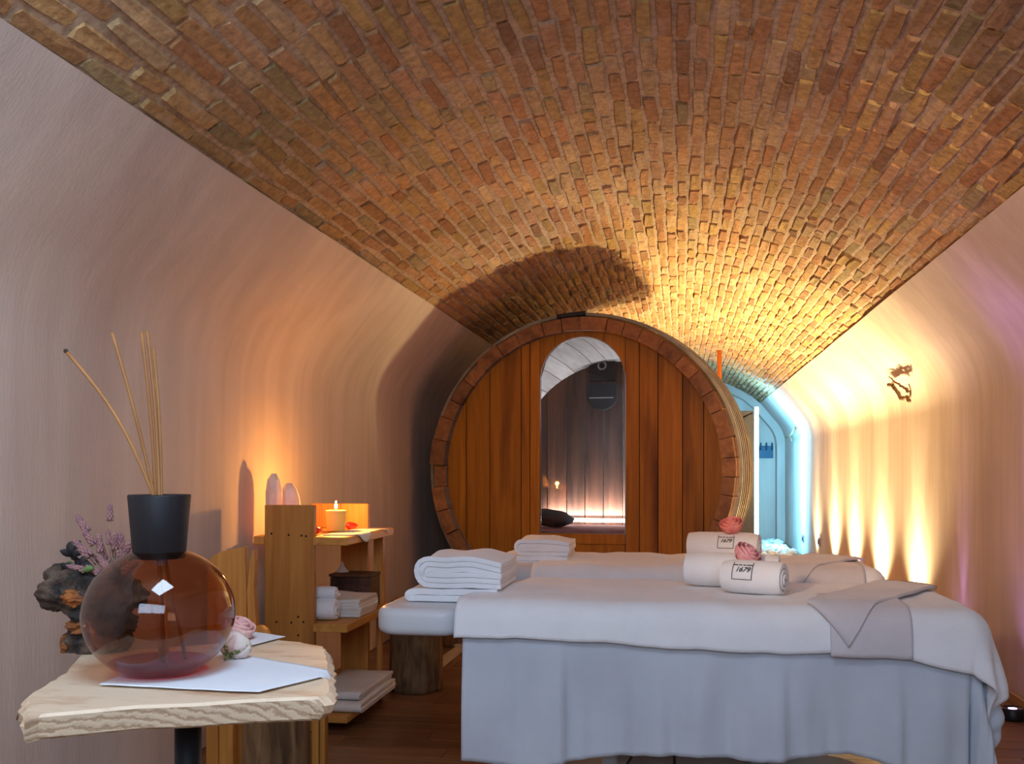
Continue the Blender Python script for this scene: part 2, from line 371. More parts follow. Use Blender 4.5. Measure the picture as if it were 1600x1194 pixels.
# ================================================================== THE ROOM
XR, XL = 1.637, -1.95
SXR, SXL, SZ = 1.25, -1.555, 2.204
Y0, Y1 = -1.0, 16.5
VCX = (SXL + SXR) / 2; HC = (SXR - SXL) / 2 + 0.022
TH0 = math.radians(37); VR = HC / math.sin(TH0); VCZ = SZ + 0.012 - VR * math.cos(TH0)
def vault(th, rho, y): return (VCX + rho * math.sin(th), y, VCZ + rho * math.cos(th))

def wall_profile(side):
    xw, xs = (XR, SXR) if side > 0 else (XL, SXL)
    zc = SZ - abs(xw - xs) * 1.2                 # where wall and slope would meet
    d1 = Vector((0, -1)); d2 = Vector((xs - xw, SZ - zc)).normalized(); r = 0.22
    pts = [(xw, 0.0), (xw, 0.5), (xw, 1.0), (xw, zc - r * 0.9)]
    for k in range(1, 9):
        t = k / 9
        a = Vector((xw, zc)) + d1 * r * 0.9; b = Vector((xw, zc)); c = Vector((xw, zc)) + d2 * r * 0.9
        p = a * (1 - t) ** 2 + b * 2 * t * (1 - t) + c * t * t
        pts.append((p.x, p.y))
    e = Vector((xw, zc)) + d2 * r * 0.9
    for k in range(5):
        t = k / 4; pts.append((e.x * (1 - t) + xs * t, e.y * (1 - t) + SZ * t))
    return pts
def wall(name, side):
    prof = wall_profile(side); ys = [Y0 + (Y1 - Y0) * i / 78 for i in range(79)]
    V, F = [], []
    n = len(prof)
    lip = (prof[-1][0] + side * 0.12, prof[-1][1] + 0.05)
    for i, y in enumerate(ys):
        for j, (x, z) in enumerate(prof):
            b = 0.010 * nz(y * 0.7, z * 0.9, side * 3)
            V.append((x + side * b, y, z))
        e = 0.006 * nz(y * 9, 1, side)
        V[-1] = (V[-1][0] + side * e, y, V[-1][2] + e)
        V.append((lip[0], y, lip[1]))
    k = n + 1
    for i in range(len(ys) - 1):
        for j in range(n):
            q = (i * k + j, i * k + j + 1, (i + 1) * k + j + 1, (i + 1) * k + j)
            F.append(q if side < 0 else q[::-1])
    o = pyd(name, V, F, 'plaster', smooth=True)
    solid(o, 0.15, 1); sharp(o, 50)
    tag(o, kind='structure'); return o
wall('wall_left', -1); wall('wall_right', 1)

# vault: mortar shell and bricks
def build_vault():
    nt_ = 40; V, F = [], []
    ys = [Y0 - 0.1, 1.1, 4, 8, 12, Y1 + 0.1]
    for y in ys:
        for i in range(nt_ + 1):
            th = -TH0 * 1.06 + 2.12 * TH0 * i / nt_
            V.append(vault(th, VR, y))
    for a in range(len(ys) - 1):
        for i in range(nt_):
            F.append((a * (nt_ + 1) + i, (a + 1) * (nt_ + 1) + i, (a + 1) * (nt_ + 1) + i + 1, a * (nt_ + 1) + i + 1))
    ceil = pyd('ceiling', V, F, 'mortar', smooth=True); tag(ceil, kind='structure')
    solid(ceil, 0.15, -1)
    R = random.Random(11)
    arc = 2 * TH0 * VR; ncourse = 46; pitch = arc / ncourse
    pal = [((0.48, 0.255, 0.115), 5), ((0.50, 0.295, 0.135), 5), ((0.48, 0.265, 0.145), 4), ((0.43, 0.205, 0.095), 2), ((0.32, 0.165, 0.085), 0.8),
           ((0.40, 0.285, 0.15), 1.5), ((0.53, 0.345, 0.19), 3), ((0.49, 0.305, 0.12), 3)]
    cols = [c for c, _ in pal]; wts = [q for _, q in pal]
    bricks = []
    for c in range(ncourse):
        th_c = -TH0 + (c + 0.5) * 2 * TH0 / ncourse
        y = 1.15 + R.uniform(-0.29, 0)
        while y < Y1 - 0.05:
            L = R.choice([0.275, 0.28, 0.285, 0.27, 0.29]) if R.random() > 0.16 else R.uniform(0.12, 0.17)
            gap = R.uniform(0.005, 0.017)
            ya, yb = y, min(y + L, Y1); y += L + gap
            if yb - ya < 0.05: continue
            dth = (pitch - R.uniform(0.007, 0.013)) / VR
            off = R.gauss(0, 0.0016) / VR
            pr = max(0.003, R.gauss(0.009, 0.0035))
            ta, tb = th_c - dth / 2 + off, th_c + dth / 2 + off
            skew = R.gauss(0, 0.0035) / VR
            j = lambda s=0.0042: R.gauss(0, s)
            out = [(ta - skew + j() / VR, ya + j()), ((ta + tb) / 2, ya + j(0.002)), (tb - skew + j() / VR, ya + j()), (tb + j(0.0018) / VR, (ya + yb) / 2),
                   (tb + skew + j() / VR, yb + j()), ((ta + tb) / 2, yb + j(0.002)), (ta + skew + j() / VR, yb + j()), (ta + j(0.0018) / VR, (ya + yb) / 2)]
            mt, my = (ta + tb) / 2, (ya + yb) / 2
            vs = [vault(t, VR + 0.012, yy) for t, yy in out]
            ch = R.uniform(0.004, 0.009)
            tilt = R.gauss(0, 0.0025)
            for k, (t, yy) in enumerate(out):
                ft = 1 - 2 * ch / (dth * VR) * (1.3 if k % 2 == 0 else 1); fy = 1 - 2 * ch / (yb - ya) * (1.6 if k % 2 == 0 else 1)
                q = pr + j(0.0015) + tilt * (1 if yy > my else -1)
                vs.append(vault(mt + (t - mt) * ft, VR - max(0.002, q), my + (yy - my) * fy))
            vs.append(vault(mt, VR - max(0.004, pr + j(0.0015)), my))
            fs = [(k, (k + 1) % 8, 8 + (k + 1) % 8, 8 + k) for k in range(8)] + [(8 + k, 8 + (k + 1) % 8, 16) for k in range(8)]
            base = R.choices(cols, wts)[0]; v = R.uniform(0.84, 1.14)
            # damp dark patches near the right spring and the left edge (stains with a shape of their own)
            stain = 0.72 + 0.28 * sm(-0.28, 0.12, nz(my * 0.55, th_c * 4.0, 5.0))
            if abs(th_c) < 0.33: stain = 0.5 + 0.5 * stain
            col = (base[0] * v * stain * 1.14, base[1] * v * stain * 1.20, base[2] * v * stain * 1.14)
            u0, v0, d = px(vault(mt, VR, my)) if my > 0.3 else (9999, 9999, 1)
            size = 0
            if my > 1.0 and -30 < u0 < 1630 and -25 < v0 < 1000:
                us = [px(vs[k])[:2] for k in (8, 10, 12, 14)]
                size = abs(sum(us[i][0] * us[(i + 1) % 4][1] - us[(i + 1) % 4][0] * us[i][1] for i in range(4))) / 2
                if not (0 < u0 < 1600 and v0 > 0): size *= 0.3
            bricks.append((size, vs, fs, col, mt, my))
    bricks.sort(key=lambda b: -b[0])
    def setcol(me, cl):
        at = me.attributes.new('bcol', 'FLOAT_COLOR', 'POINT')
        at.data.foreach_set('color', cl)
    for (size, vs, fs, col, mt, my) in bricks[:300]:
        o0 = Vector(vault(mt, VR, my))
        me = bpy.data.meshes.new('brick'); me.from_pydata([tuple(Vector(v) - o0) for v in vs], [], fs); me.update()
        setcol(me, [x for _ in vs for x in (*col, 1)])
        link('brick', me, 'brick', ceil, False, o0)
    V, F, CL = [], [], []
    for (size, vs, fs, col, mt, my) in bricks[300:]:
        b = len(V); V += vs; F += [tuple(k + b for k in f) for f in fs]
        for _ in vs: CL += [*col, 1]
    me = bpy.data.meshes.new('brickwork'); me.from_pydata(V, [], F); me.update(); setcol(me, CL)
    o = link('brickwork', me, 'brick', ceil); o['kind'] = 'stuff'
build_vault()

# floor with planks across the room
def build_floor():
    fl = box('floor', XL - 0.1, XR + 0.1, Y0 - 0.1, Y1 + 0.1, -0.12, -0.012, 'floor_base', bev=0)
    tag(fl, kind='structure')
    R = random.Random(5); base = fl.location
    def plank(x0, x1, y0, y1):
        p = box('plank', x0 + 0.0012, x1 - 0.0012, y0 + 0.0012, y1 - 0.0012, -0.011, R.uniform(-0.0012, 0.0), 'floor', fl, bev=0.0015, seg=1)
        p.location = Vector(p.location) - Vector(base); return p
    wd = 0.13; n = 0; y = 3.9
    while y < 9.4:
        x = XL + 0.005; first = True
        while x < XR - 0.01:
            L = R.uniform(0.5, 1.3) if first else R.uniform(1.1, 1.5); first = False
            x1 = min(x + L, XR - 0.005)
            if XR - x1 < 0.25: x1 = XR - 0.005
            plank(x, x1, y, y + wd); n += 1
            x = x1
        y += wd
    bm = bmesh.new(); yy = y
    def strip(a, b):
        q = a
        while q < b - 0.001:
            e = min(q + wd, b)
            add_box(bm, XL + 0.005 - base[0], XR - 0.005 - base[0], q + 0.0012 - base[1], e - 0.0012 - base[1], 0.109, 0.1195)
            q = e
    strip(y, Y1); strip(Y0, 3.9)
    o = bmo('planks', bm, 'floor', fl); o['kind'] = 'stuff'
build_floor()

# skirting on the right
bb = box('baseboard_right', XR - 0.022, XR - 0.004, 2.0, 12.5, 0.0, 0.055, 'skirting', bev=0.004); tag(bb, kind='structure')

# window wall behind the viewer
def near_wall():
    y = Y0; wx0, wx1, wz0, wz1 = -1.2, 1.1, 1.4, 2.4
    bm = bmesh.new()
    for (a, b, c, d) in ((XL - 0.2, wx0, 0, 3), (wx1, XR + 0.2, 0, 3), (wx0, wx1, 0, wz0), (wx0, wx1, wz1, 3)):
        add_box(bm, a, b, y - 0.2, y, c, d)
    o = bmo('wall_near', bm, 'plaster'); tag(o, kind='structure')
    f = thing('window_1', None, None, (0, 0, 0)); tag(f, kind='structure')
    for (a, b, c, d) in ((wx0, wx1, wz0, wz0 + 0.06), (wx0, wx1, wz1 - 0.06, wz1), (wx0, wx0 + 0.06, wz0, wz1), (wx1 - 0.06, wx1, wz0, wz1), (-0.09, -0.01, wz0, wz1)):
        box('window_frame', a, b, y - 0.12, y - 0.04, c, d, 'white_frame', f)
    for (a, b) in ((wx0 + 0.06, -0.09), (-0.01, wx1 - 0.06)):
        box('pane', a, b, y - 0.085, y - 0.075, wz0 + 0.06, wz1 - 0.06, 'pane', f, bev=0)
near_wall()

# end wall, its arched rib and the blue-lit niche
def far_end():
    bm = bmesh.new(); add_box(bm, XL - 0.2, XR + 0.2, Y1, Y1 + 0.2, -0.02, 3.0)
    o = bmo('wall_far', bm, 'plaster'); tag(o, kind='structure')
    # raised arched band around the end of the tunnel
    prof = [(x, z) for (x, z) in wall_profile(1)]
    arc = [(VCX + VR * math.sin(TH0 * t), VCZ + VR * math.cos(TH0 * t)) for t in (0.85, 0.6, 0.3, 0, -0.3, -0.6, -0.85)]
    left = [(x, z) for (x, z) in wall_profile(-1)][::-1]
    path = prof + arc + left
    V, F = [], []
    c = Vector((VCX, 1.2)); k = 0
    for (x, z) in path:
        p = Vector((x, z)); q = c + (p - c) * 0.93
        if z < 0.1: q.y = z
        V += [(p.x, Y1 - 0.3, p.y), (q.x, Y1 - 0.3, q.y), (q.x, Y1, q.y)]
    for i in range(len(path) - 1):
        a, b = i * 3, i * 3 + 3
        F += [(a, a + 1, b + 1, b), (a + 1, a + 2, b + 2, b + 1)]
    o = pyd('trim_1', V, F, 'plaster', smooth=True); sharp(o); tag(o, kind='structure')
far_end()

# ================================================================== UPLIGHTS along the right wall
def uplight(y, label, colour, lens, wide, narrow, x=XR - 0.115, group=None):
    t = thing('floor_uplight', label, 'lamp', (x, y, 0), 0, group)
    lathe('housing', [(0.055, 0), (0.058, 0.01), (0.05, 0.05), (0.046, 0.055), (0.040, 0.05)], 'dark_metal', t, 20)
    lathe('lens', [(0.001, 0.046), (0.036, 0.046), (0.036, 0.049), (0.001, 0.051)], lens, t, 16)
    def spot(e, ang, aim, blend, rad):
        l = bpy.data.lights.new('uplight_lamp', 'SPOT'); l.energy = e; l.spot_size = math.radians(ang); l.spot_blend = blend
        l.color = colour; l.shadow_soft_size = rad
        o = bpy.data.objects.new('uplight_lamp', l); C.objects.link(o); o.parent = t; o.location = (0, 0, 0.075)
        o.rotation_euler = Vector(aim).to_track_quat('-Z', 'Y').to_euler()
    if narrow: spot(narrow, 30, (0.10, 0, 1), 0.9, 0.02)
    if wide: spot(wide, 125, (-0.30, 0, 1), 1.0, 0.03)
WARM = (1.0, 0.76, 0.38)
ups = [(7.32, 80, 36), (8.6, 100, 36), (9.86, 100, 36), (11.1, 90, 36), (12.5, 40, 36)]
for i, (y, wd, nr) in enumerate(ups):
    where = ['nearest to the viewer', 'second from the viewer', 'in the middle of the row', 'fourth from the viewer', 'farthest along the row'][i]
    uplight(y, 'warm floor uplight at the right wall behind the beds, ' + where, WARM, 'lens_warm', wd, nr, group='warm uplights along the right wall')
uplight(6.2, 'violet floor uplight at the right wall behind the front bed', (0.62, 0.36, 1.0), 'lens_purple', 1, 3.5, group='violet uplights along the right wall')
uplight(4.95, 'violet floor uplight by the right baseboard nearest the viewer', (0.55, 0.28, 1.0), 'lens_purple', 4, 14, group='violet uplights along the right wall')

# ================================================================== BARREL SAUNA
def barrel():
    RB, RM, LEN = 1.08, 1.15, 2.3        # outer radius at the ends and at the belly
    ang = math.radians(-4.5)
    cpt = atY(904, 735, 7.0)
    t = thing('barrel_sauna', 'huge oak wine barrel turned into a sauna with an arched glass front', 'barrel', (cpt.x, 7.0, 0.0), ang)
    zc = 1.148; th = 0.10
    def rad(s): return RB + (RM - RB) * (1 - (2 * s / LEN - 1) ** 2)
    R = random.Random(3)
    # staves, each its own piece
    a = 0.0; widths = []
    while a < 2 * PI - 0.1:
        wd = R.uniform(0.115, 0.185); widths.append(wd); a += wd
    k = 2 * PI / sum(widths); a = 0.4
    for wd in widths:
        wd *= k; a0, a1 = a + 0.0022, a + wd - 0.0022; a += wd
        mid = (a0 + a1) / 2
        y0 = R.uniform(-0.02, 0.02); pr = R.uniform(-0.006, 0.010)
        if math.cos(mid) < -0.3 and math.sin(mid) < 0.35: y0 += R.uniform(-0.03, 0.02); pr += R.uniform(-0.004, 0.016)
        V, F = [], []; ns, na = 8, 3
        for i in range(ns + 1):
            s = y0 + (LEN - y0) * i / ns
            for (off) in (0, 1):
                for j in range(na + 1):
                    aa = a0 + (a1 - a0) * j / na
                    r = rad(max(0, s)) + (pr if not off else 0) - off * th
                    if i == 0: r -= 0.006 * (1 if not off else -1)
                    V.append((r * math.cos(aa), s, zc + r * math.sin(aa)))
        m = 2 * (na + 1)
        for i in range(ns):
            for j in range(na):
                F.append((i * m + j, i * m + j + 1, (i + 1) * m + j + 1, (i + 1) * m + j))
                q = na + 1
                F.append((i * m + q + j + 1, i * m + q + j, (i + 1) * m + q + j, (i + 1) * m + q + j + 1))
            F.append((i * m, (i + 1) * m, (i + 1) * m + na + 1, i * m + na + 1))
            F.append((i * m + na, i * m + 2 * na + 1, (i + 1) * m + 2 * na + 1, (i + 1) * m + na))
        for e, fl in ((0, 0), (ns * m, 1)):
            for j in range(na):
                q = (e + j, e + na + 1 + j, e + na + 2 + j, e + j + 1); F.append(q if not fl else q[::-1])
        mp_ = Vector((RB * math.cos(mid), 0, zc + RB * math.sin(mid)))
        so = pyd('stave', [Vector(v) - mp_ for v in V], F, 'stave', t, False, mp_)
        so.data.materials.append(M['inner_grey']); so.data.materials.append(M['darkwood'])
        for pi_, pl in enumerate(so.data.polygons):
            if pi_ < ns * (2 * na + 2) and pi_ % (2 * na + 2) < 2 * na: pl.material_index = 1 if pi_ % 2 else 2
    # front head: vertical boards cut by the circle and by the arched opening
    RH = RB - th + 0.02; yf, bt = 0.105, 0.05
    ox0, ox1, oz0, ozs, ozt = -0.300, 0.315, 0.70, 1.80, 2.105
    def circ(x): return math.sqrt(max(0.0, RH * RH - x * x))
    def arch(x):
        mx, hw = (ox0 + ox1) / 2, (ox1 - ox0) / 2
        return ozs + (ozt - ozs) * math.sqrt(max(0, 1 - ((x - mx) / hw) ** 2))
    def board(name, x0, x1, lo, hi, parent, y0=yf, thick=bt, m='barrel', gap=0.003, n=7):
        x0 += gap; x1 -= gap; V = []; cz = zc
        for i in range(n):
            x = x0 + (x1 - x0) * i / (n - 1)
            for (yy) in (y0, y0 + thick): V += [(x, yy, lo(x)), (x, yy, hi(x))]
        F = []
        for i in range(n - 1):
            a, b = i * 4, i * 4 + 4
            F += [(a, b, b + 1, a + 1), (a + 2, a + 3, b + 3, b + 2), (a, a + 2, b + 2, b), (a + 1, b + 1, b + 3, a + 3)]
        F += [(0, 1, 3, 2), ((n - 1) * 4, (n - 1) * 4 + 2, (n - 1) * 4 + 3, (n - 1) * 4 + 1)]
        mid = Vector(((x0 + x1) / 2, y0, cz))
        o = pyd(name, [Vector(v) - mid for v in V], F, m, parent, False, mid)
        return o
    hd = bpy.data.objects.new('front_head', None); C.objects.link(hd); hd.parent = t
    edges = [-RH + 0.004, -0.855, -0.675, -0.44, ox0 - 0.075, ox0]
    for a_, b_ in zip(edges, edges[1:]): board('head_board', a_, b_, lambda x: zc - circ(x), lambda x: zc + circ(x), hd, y0=yf + R.uniform(-0.004, 0.004))
    edges = [ox1, 0.415, 0.545, 0.715, 0.86, RH - 0.004]
    for a_, b_ in zip(edges, edges[1:]): board('head_board', a_, b_, lambda x: zc - circ(x), lambda x: zc + circ(x), hd, y0=yf + R.uniform(-0.004, 0.004))
    for a_, b_ in ((ox0, -0.19), (-0.19, 0.03), (0.03, 0.17), (0.17, ox1)): board('head_board', a_, b_, lambda x: arch(x), lambda x: zc + circ(x), hd, n=14, gap=0.0015)
    for a_, b_ in ((oz0 - 0.075, oz0), (oz0 - 0.19, oz0 - 0.075), (oz0 - 0.33, oz0 - 0.19), (oz0 - 0.5, oz0 - 0.33), (0.06, oz0 - 0.5)):
        board('sill_board', ox0, ox1, lambda x, z=a_: max(z + 0.002, zc - circ(x)), lambda x, z=b_: z - 0.002, hd, n=3)
    for a_, b_ in ((-RH + 0.02, ox0 - 0.004), (ox1 + 0.004, RH - 0.02)): board('leak_backing', a_, b_, lambda x: zc - circ(x), lambda x: zc + circ(x), hd, y0=yf + bt + 0.005, thick=0.015, m='darkwood', n=24)  # unseen backing added to stop led light leaking between the boards
    board('leak_backing', ox0, ox1, lambda x: arch(x) + 0.01, lambda x: zc + circ(x), hd, y0=yf + bt + 0.005, thick=0.015, m='darkwood', n=24)
    board('leak_backing', ox0, ox1, lambda x: zc - circ(x), lambda x: oz0 - 0.01, hd, y0=yf + bt + 0.005, thick=0.015, m='darkwood')
    # glass pane with a slim pale edge
    door = bpy.data.objects.new('glass_door', None); C.objects.link(door); door.parent = t
    n = 24; xs = [ox0 + (ox1 - ox0) * (0.5 - 0.5 * math.cos(PI * i / n)) for i in range(n + 1)]
    outl = [(ox0, oz0)] + [(x, arch(x)) for x in xs] + [(ox1, oz0)]
    V = [(x, yf + 0.028, z) for x, z in outl] + [(x, yf + 0.036, z) for x, z in outl]; q = len(outl)
    F = [tuple(range(q)), tuple(range(2 * q - 1, q - 1, -1))] + [(i, (i + 1) % q, q + (i + 1) % q, q + i) for i in range(q)]
    pyd('pane', V, F, 'pane', door)
    bm = bmesh.new(); add_tube(bm, [(x + (0.006 if x < 0 else -0.006) * 0, yf + 0.01, z) for x, z in outl] + [(ox0, yf + 0.01, oz0)], 0.0055, 6)
    bmo('seal', bm, 'socket', door, True)
    # back head, dark inside
    yb = LEN - 0.14
    RH2 = rad(yb) - th + 0.02
    def circ2(x): return math.sqrt(max(0.0, RH2 * RH2 - x * x))
    bk = bpy.data.objects.new('back_head', None); C.objects.link(bk); bk.parent = t
    xs = [-RH2 + 0.004, -0.85, -0.68, -0.5, -0.33, -0.16, 0.02, 0.17, 0.47, 0.62, 0.8, RH2 - 0.004]
    for a_, b_ in zip(xs, xs[1:]): board('head_board', a_, b_, lambda x: zc - circ2(x), lambda x: zc + circ2(x), bk, y0=yb + R.uniform(-0.006, 0.006), m='inner', gap=0.004)
    # bench with pink cushion, led strip, heater hood
    bz = 0.60
    hw = math.sqrt((RB - th) ** 2 - (bz - zc) ** 2) - 0.06
    box('bench', -hw, hw, 1.0, yb - 0.01, bz - 0.05, bz, 'inner', t)
    box('seat_pad', -hw + 0.06, hw - 0.06, 1.02, yb - 0.10, bz, bz + 0.055, 'pink_cushion', t, bev=0.02, seg=3, smooth=True)
    st = box('led_strip', -hw + 0.03, hw - 0.03, yb - 0.035, yb - 0.012, bz + 0.075, bz + 0.105, 'led_white', t, bev=0.002)
    l = bpy.data.lights.new('led_strip_light', 'AREA'); l.shape = 'RECTANGLE'; l.size = 1.4; l.size_y = 0.03; l.energy = 9; l.color = (1.0, 0.95, 0.92)
    lo = bpy.data.objects.new('led_strip_light', l); C.objects.link(lo); lo.parent = t; lo.location = (0.0, yb - 0.05, bz + 0.12)
    lo.rotation_euler = Vector((0, -0.12, 1)).to_track_quat('-Z', 'Y').to_euler()
    # hood: dark plate with a ring and a half-moon pan
    hx, hz = -0.165, 1.99
    hood = bpy.data.objects.new('heater_hood', None); C.objects.link(hood); hood.parent = t; hood.location = (hx, yb - 0.02, hz)
    box('hood_plate', -0.125, 0.125, -0.012, 0.012, -0.03, 0.26, 'dark_metal', hood, bev=0.01)
    bm = bmesh.new(); add_tube(bm, [(0.035 * math.cos(2 * PI * i / 20), -0.02, 0.115 + 0.035 * math.sin(2 * PI * i / 20)) for i in range(21)], 0.009, 8)
    bmo('ring', bm, 'socket', hood, True)
    bm = bmesh.new()
    pts = [(0.135 * math.cos(PI + PI * i / 16), -0.17 + 0.12 * math.sin(PI + PI * i / 16)) for i in range(17)] + [(0.135, -0.05), (-0.135, -0.05)]
    f1 = [bm.verts.new((x, -0.05, z)) for x, z in pts]; f2 = [bm.verts.new((x, 0.01, z)) for x, z in pts]
    bm.faces.new(f1); bm.faces.new(f2[::-1])
    for i in range(len(pts)): bm.faces.new((f1[i], f2[i], f2[(i + 1) % len(pts)], f1[(i + 1) % len(pts)]))
    bmo('hood_pan', bm, 'black', hood)
    box('hood_rim', -0.11, 0.11, -0.075, -0.05, -0.185, -0.178, 'socket', hood, bev=0.002)
    # hoops
    for s in (0.10, 0.19, 0.30, 0.44, 0.62, 1.15, 1.7, 2.0, 2.2):
        V, F = [], []; n = 96; wv = 0.012
        for i in range(n):
            aa = 2 * PI * i / n
            for (ss, dr) in ((s - wv, 0.001), (s - wv, 0.022), (s + wv, 0.022), (s + wv, 0.001)):
                r = rad(ss) + dr + 0.012; V.append((r * math.cos(aa), ss, zc + r * math.sin(aa)))
        for i in range(n):
            for j in range(4):
                F.append((i * 4 + j, i * 4 + (j + 1) % 4, ((i + 1) % n) * 4 + (j + 1) % 4, ((i + 1) % n) * 4 + j))
        pyd('hoop', V, F, 'hoop', t)
    # clasp on the crown and the cradle under the belly
    c = box('hoop_clasp', -0.17, 0.04, 0.06, 0.16, zc + RB + 0.012, zc + RB + 0.045, 'dark_metal', t, bev=0.006)
    c.rotation_euler = (0, -0.09, 0)
    for s in (0.35, 1.9):
        V = []; n = 13; F = []
        for i in range(n):
            x = -0.65 + 1.3 * i / (n - 1); r = rad(s) + 0.03
            z = zc - math.sqrt(r * r - x * x)
            for yy in (s - 0.07, s + 0.07): V += [(x, yy, 0.0), (x, yy, max(0.015, z))]
        for i in range(n - 1):
            a, b = i * 4, i * 4 + 4
            F += [(a, b, b + 1, a + 1), (a + 2, a + 3, b + 3, b + 2), (a + 1, b + 1, b + 3, a + 3), (a, a + 2, b + 2, b)]
        F += [(0, 1, 3, 2), ((n - 1) * 4, (n - 1) * 4 + 2, (n - 1) * 4 + 3, (n - 1) * 4 + 1)]
        pyd('cradle', V, F, 'darkwood', t)
    # dark cushion lying on the bench
    bm = bmesh.new(); bmesh.ops.create_uvsphere(bm, u_segments=24, v_segments=14, radius=1)
    for v in bm.verts:
        p = v.co; r = 1 + 0.12 * nz(p.x * 2, p.y * 2, p.z * 2)
        v.co = Vector((p.x * 0.21 * r, p.y * 0.15 * r, p.z * 0.075 * r))
    cu = bmo('cushion', bm, 'grey_cushion', None, True)
    w_ = Matrix.Translation(t.location) @ Matrix.Rotation(ang, 4, 'Z') @ Vector((-0.53, 1.55, bz + 0.055 + 0.082))
    cu.location = w_; cu.rotation_euler = (0, 0.12, ang)
    tag(cu, 'dark grey cushion lying at the left on the pink sauna bench', 'cushion')
    return t
barrel()
p = atY(1124, 560, 12.0)
t = thing('orange_pipe', 'thin orange vertical pipe behind the barrel reaching the vault', 'pipe', (p.x, 12.0, 0))
tube('pipe', [(0, 0, 0.0), (0, 0, 1.2), (0, 0, 2.56)], 0.027, 'orange_pipe', t, 12)
for z in (0.6, 2.1): lathe('pipe_clip', [(0.028, z), (0.034, z + 0.002), (0.034, z + 0.03), (0.028, z + 0.032)], 'dark_metal', t, 12)

# ================================================================== BLUE NICHE at the far end
def niche():
    a, b = atY(1146, 645, 13.4), atY(1178, 645, 13.4)
    t = thing('shower_panel', 'tall grey panel with white fittings in the blue-lit far end', 'panel', ((a.x + b.x) / 2, 13.4, 0))
    hw = (b.x - a.x) / 2
    box('panel_sheet', -hw, hw, -0.03, 0.03, 0, 1.92, 'panel_grey', t, bev=0.006)
    for z in (1.36, 1.26, 1.05):
        lathe('knob', [(0.022, 0), (0.024, 0.012), (0.016, 0.025), (0.002, 0.027)], 'white_metal', t, 12).location = (hw - 0.055, -0.03, z)
    for o in t.children:
        if o.name.startswith('knob'): o.rotation_euler = (PI / 2, 0, 0)
    tube('arm', [(0.0, -0.03, 1.80), (-0.02, -0.12, 1.83), (0.10, -0.2, 1.88)], 0.012, 'dark_metal', t, 8)
    s = thing('led_bar', 'upright blue-white led bar glowing behind the grey panel', 'lamp', (b.x + 0.06, 13.75, 0))
    box('bar_housing', -0.03, 0.03, 0.0, 0.03, 0, 2.0, 'white_metal', s)
    box('bar_diffuser', -0.022, 0.022, -0.012, 0.0, 0.25, 1.98, 'led_blue', s, bev=0.003)
    l = bpy.data.lights.new('led_bar_light', 'AREA'); l.shape = 'RECTANGLE'; l.size = 0.06; l.size_y = 1.8; l.energy = 20; l.color = (0.13, 0.58, 1.0)
    o = bpy.data.objects.new('led_bar_light', l); C.objects.link(o); o.parent = s; o.location = (0.05, 0.02, 1.1)
    o.rotation_euler = Vector((0.75, 0.55, 0.0)).to_track_quat('-Z', 'Y').to_euler()
    l = bpy.data.lights.new('led_bar_glow', 'POINT'); l.energy = 9; l.color = (0.13, 0.58, 1.0); l.shadow_soft_size = 0.05
    o = bpy.data.objects.new('led_bar_glow', l); C.objects.link(o); o.parent = s; o.location = (0.0, 0.22, 1.75)
    a, b = atY(1186, 697, Y1 - 0.03), atY(1208, 716, Y1 - 0.03)
    h = thing('hook_rail', 'small dark blue hook rail on the far end wall', 'hook rail', ((a.x + b.x) / 2, Y1, b.z))
    hw, hh = (b.x - a.x) / 2, a.z - b.z
    box('back_plate', -hw, hw, -0.03, 0.0, 0, hh, 'blue_steel', h, bev=0.006)
    for x in (-hw * 0.8, 0, hw * 0.8):
        tube('hook', [(x, -0.03, hh * 0.7), (x, -0.07, hh * 0.8), (x, -0.08, hh * 1.25)], 0.013, 'blue_steel', h, 8)
    # pebbles
    R = random.Random(9); bm = bmesh.new()
    for i in range(420):
        y = R.uniform(12.6, 15.9); x = R.uniform(1.0, XR - 0.16); r = R.uniform(0.025, 0.06)
        g = bmesh.ops.create_icosphere(bm, subdivisions=1, radius=r)
        sx, sy2, sz = R.uniform(0.8, 1.3), R.uniform(0.8, 1.3), R.uniform(0.5, 0.8)
        zz = r * sz * 0.9 + (0.05 if R.random() < 0.3 else 0)
        for v in g['verts']: v.co = Vector((v.co.x * sx + x - 1.2, v.co.y * sy2 + y - 14, v.co.z * sz + zz))
    o = bmo('white_pebbles', bm, 'pebble', None, True, (1.2, 14, 0)); tag(o, 'white pebbles strewn on the floor at the far right end', 'pebbles', kind='stuff')
    # small steel sockets on the right wall
    for (u, v, lb) in ((1256, 842, 'small steel wall fitting low on the right wall, farther from viewer'), (1281, 847, 'small steel wall fitting low on the right wall, nearer of the two')):
        p = atX(u, v, XR)
        s = thing('wall_fitting', lb, 'fitting', (XR, p.y, p.z), 0, 'small fittings low on the right wall')
        o = box('fitting_plate', -0.018, 0.004, -0.06, 0.06, -0.05, 0.05, 'socket', s, bev=0.006)
        o = box('fitting_switch', -0.026, -0.018, -0.03, 0.03, -0.025, 0.025, 'dark_metal', s, bev=0.003)
niche()

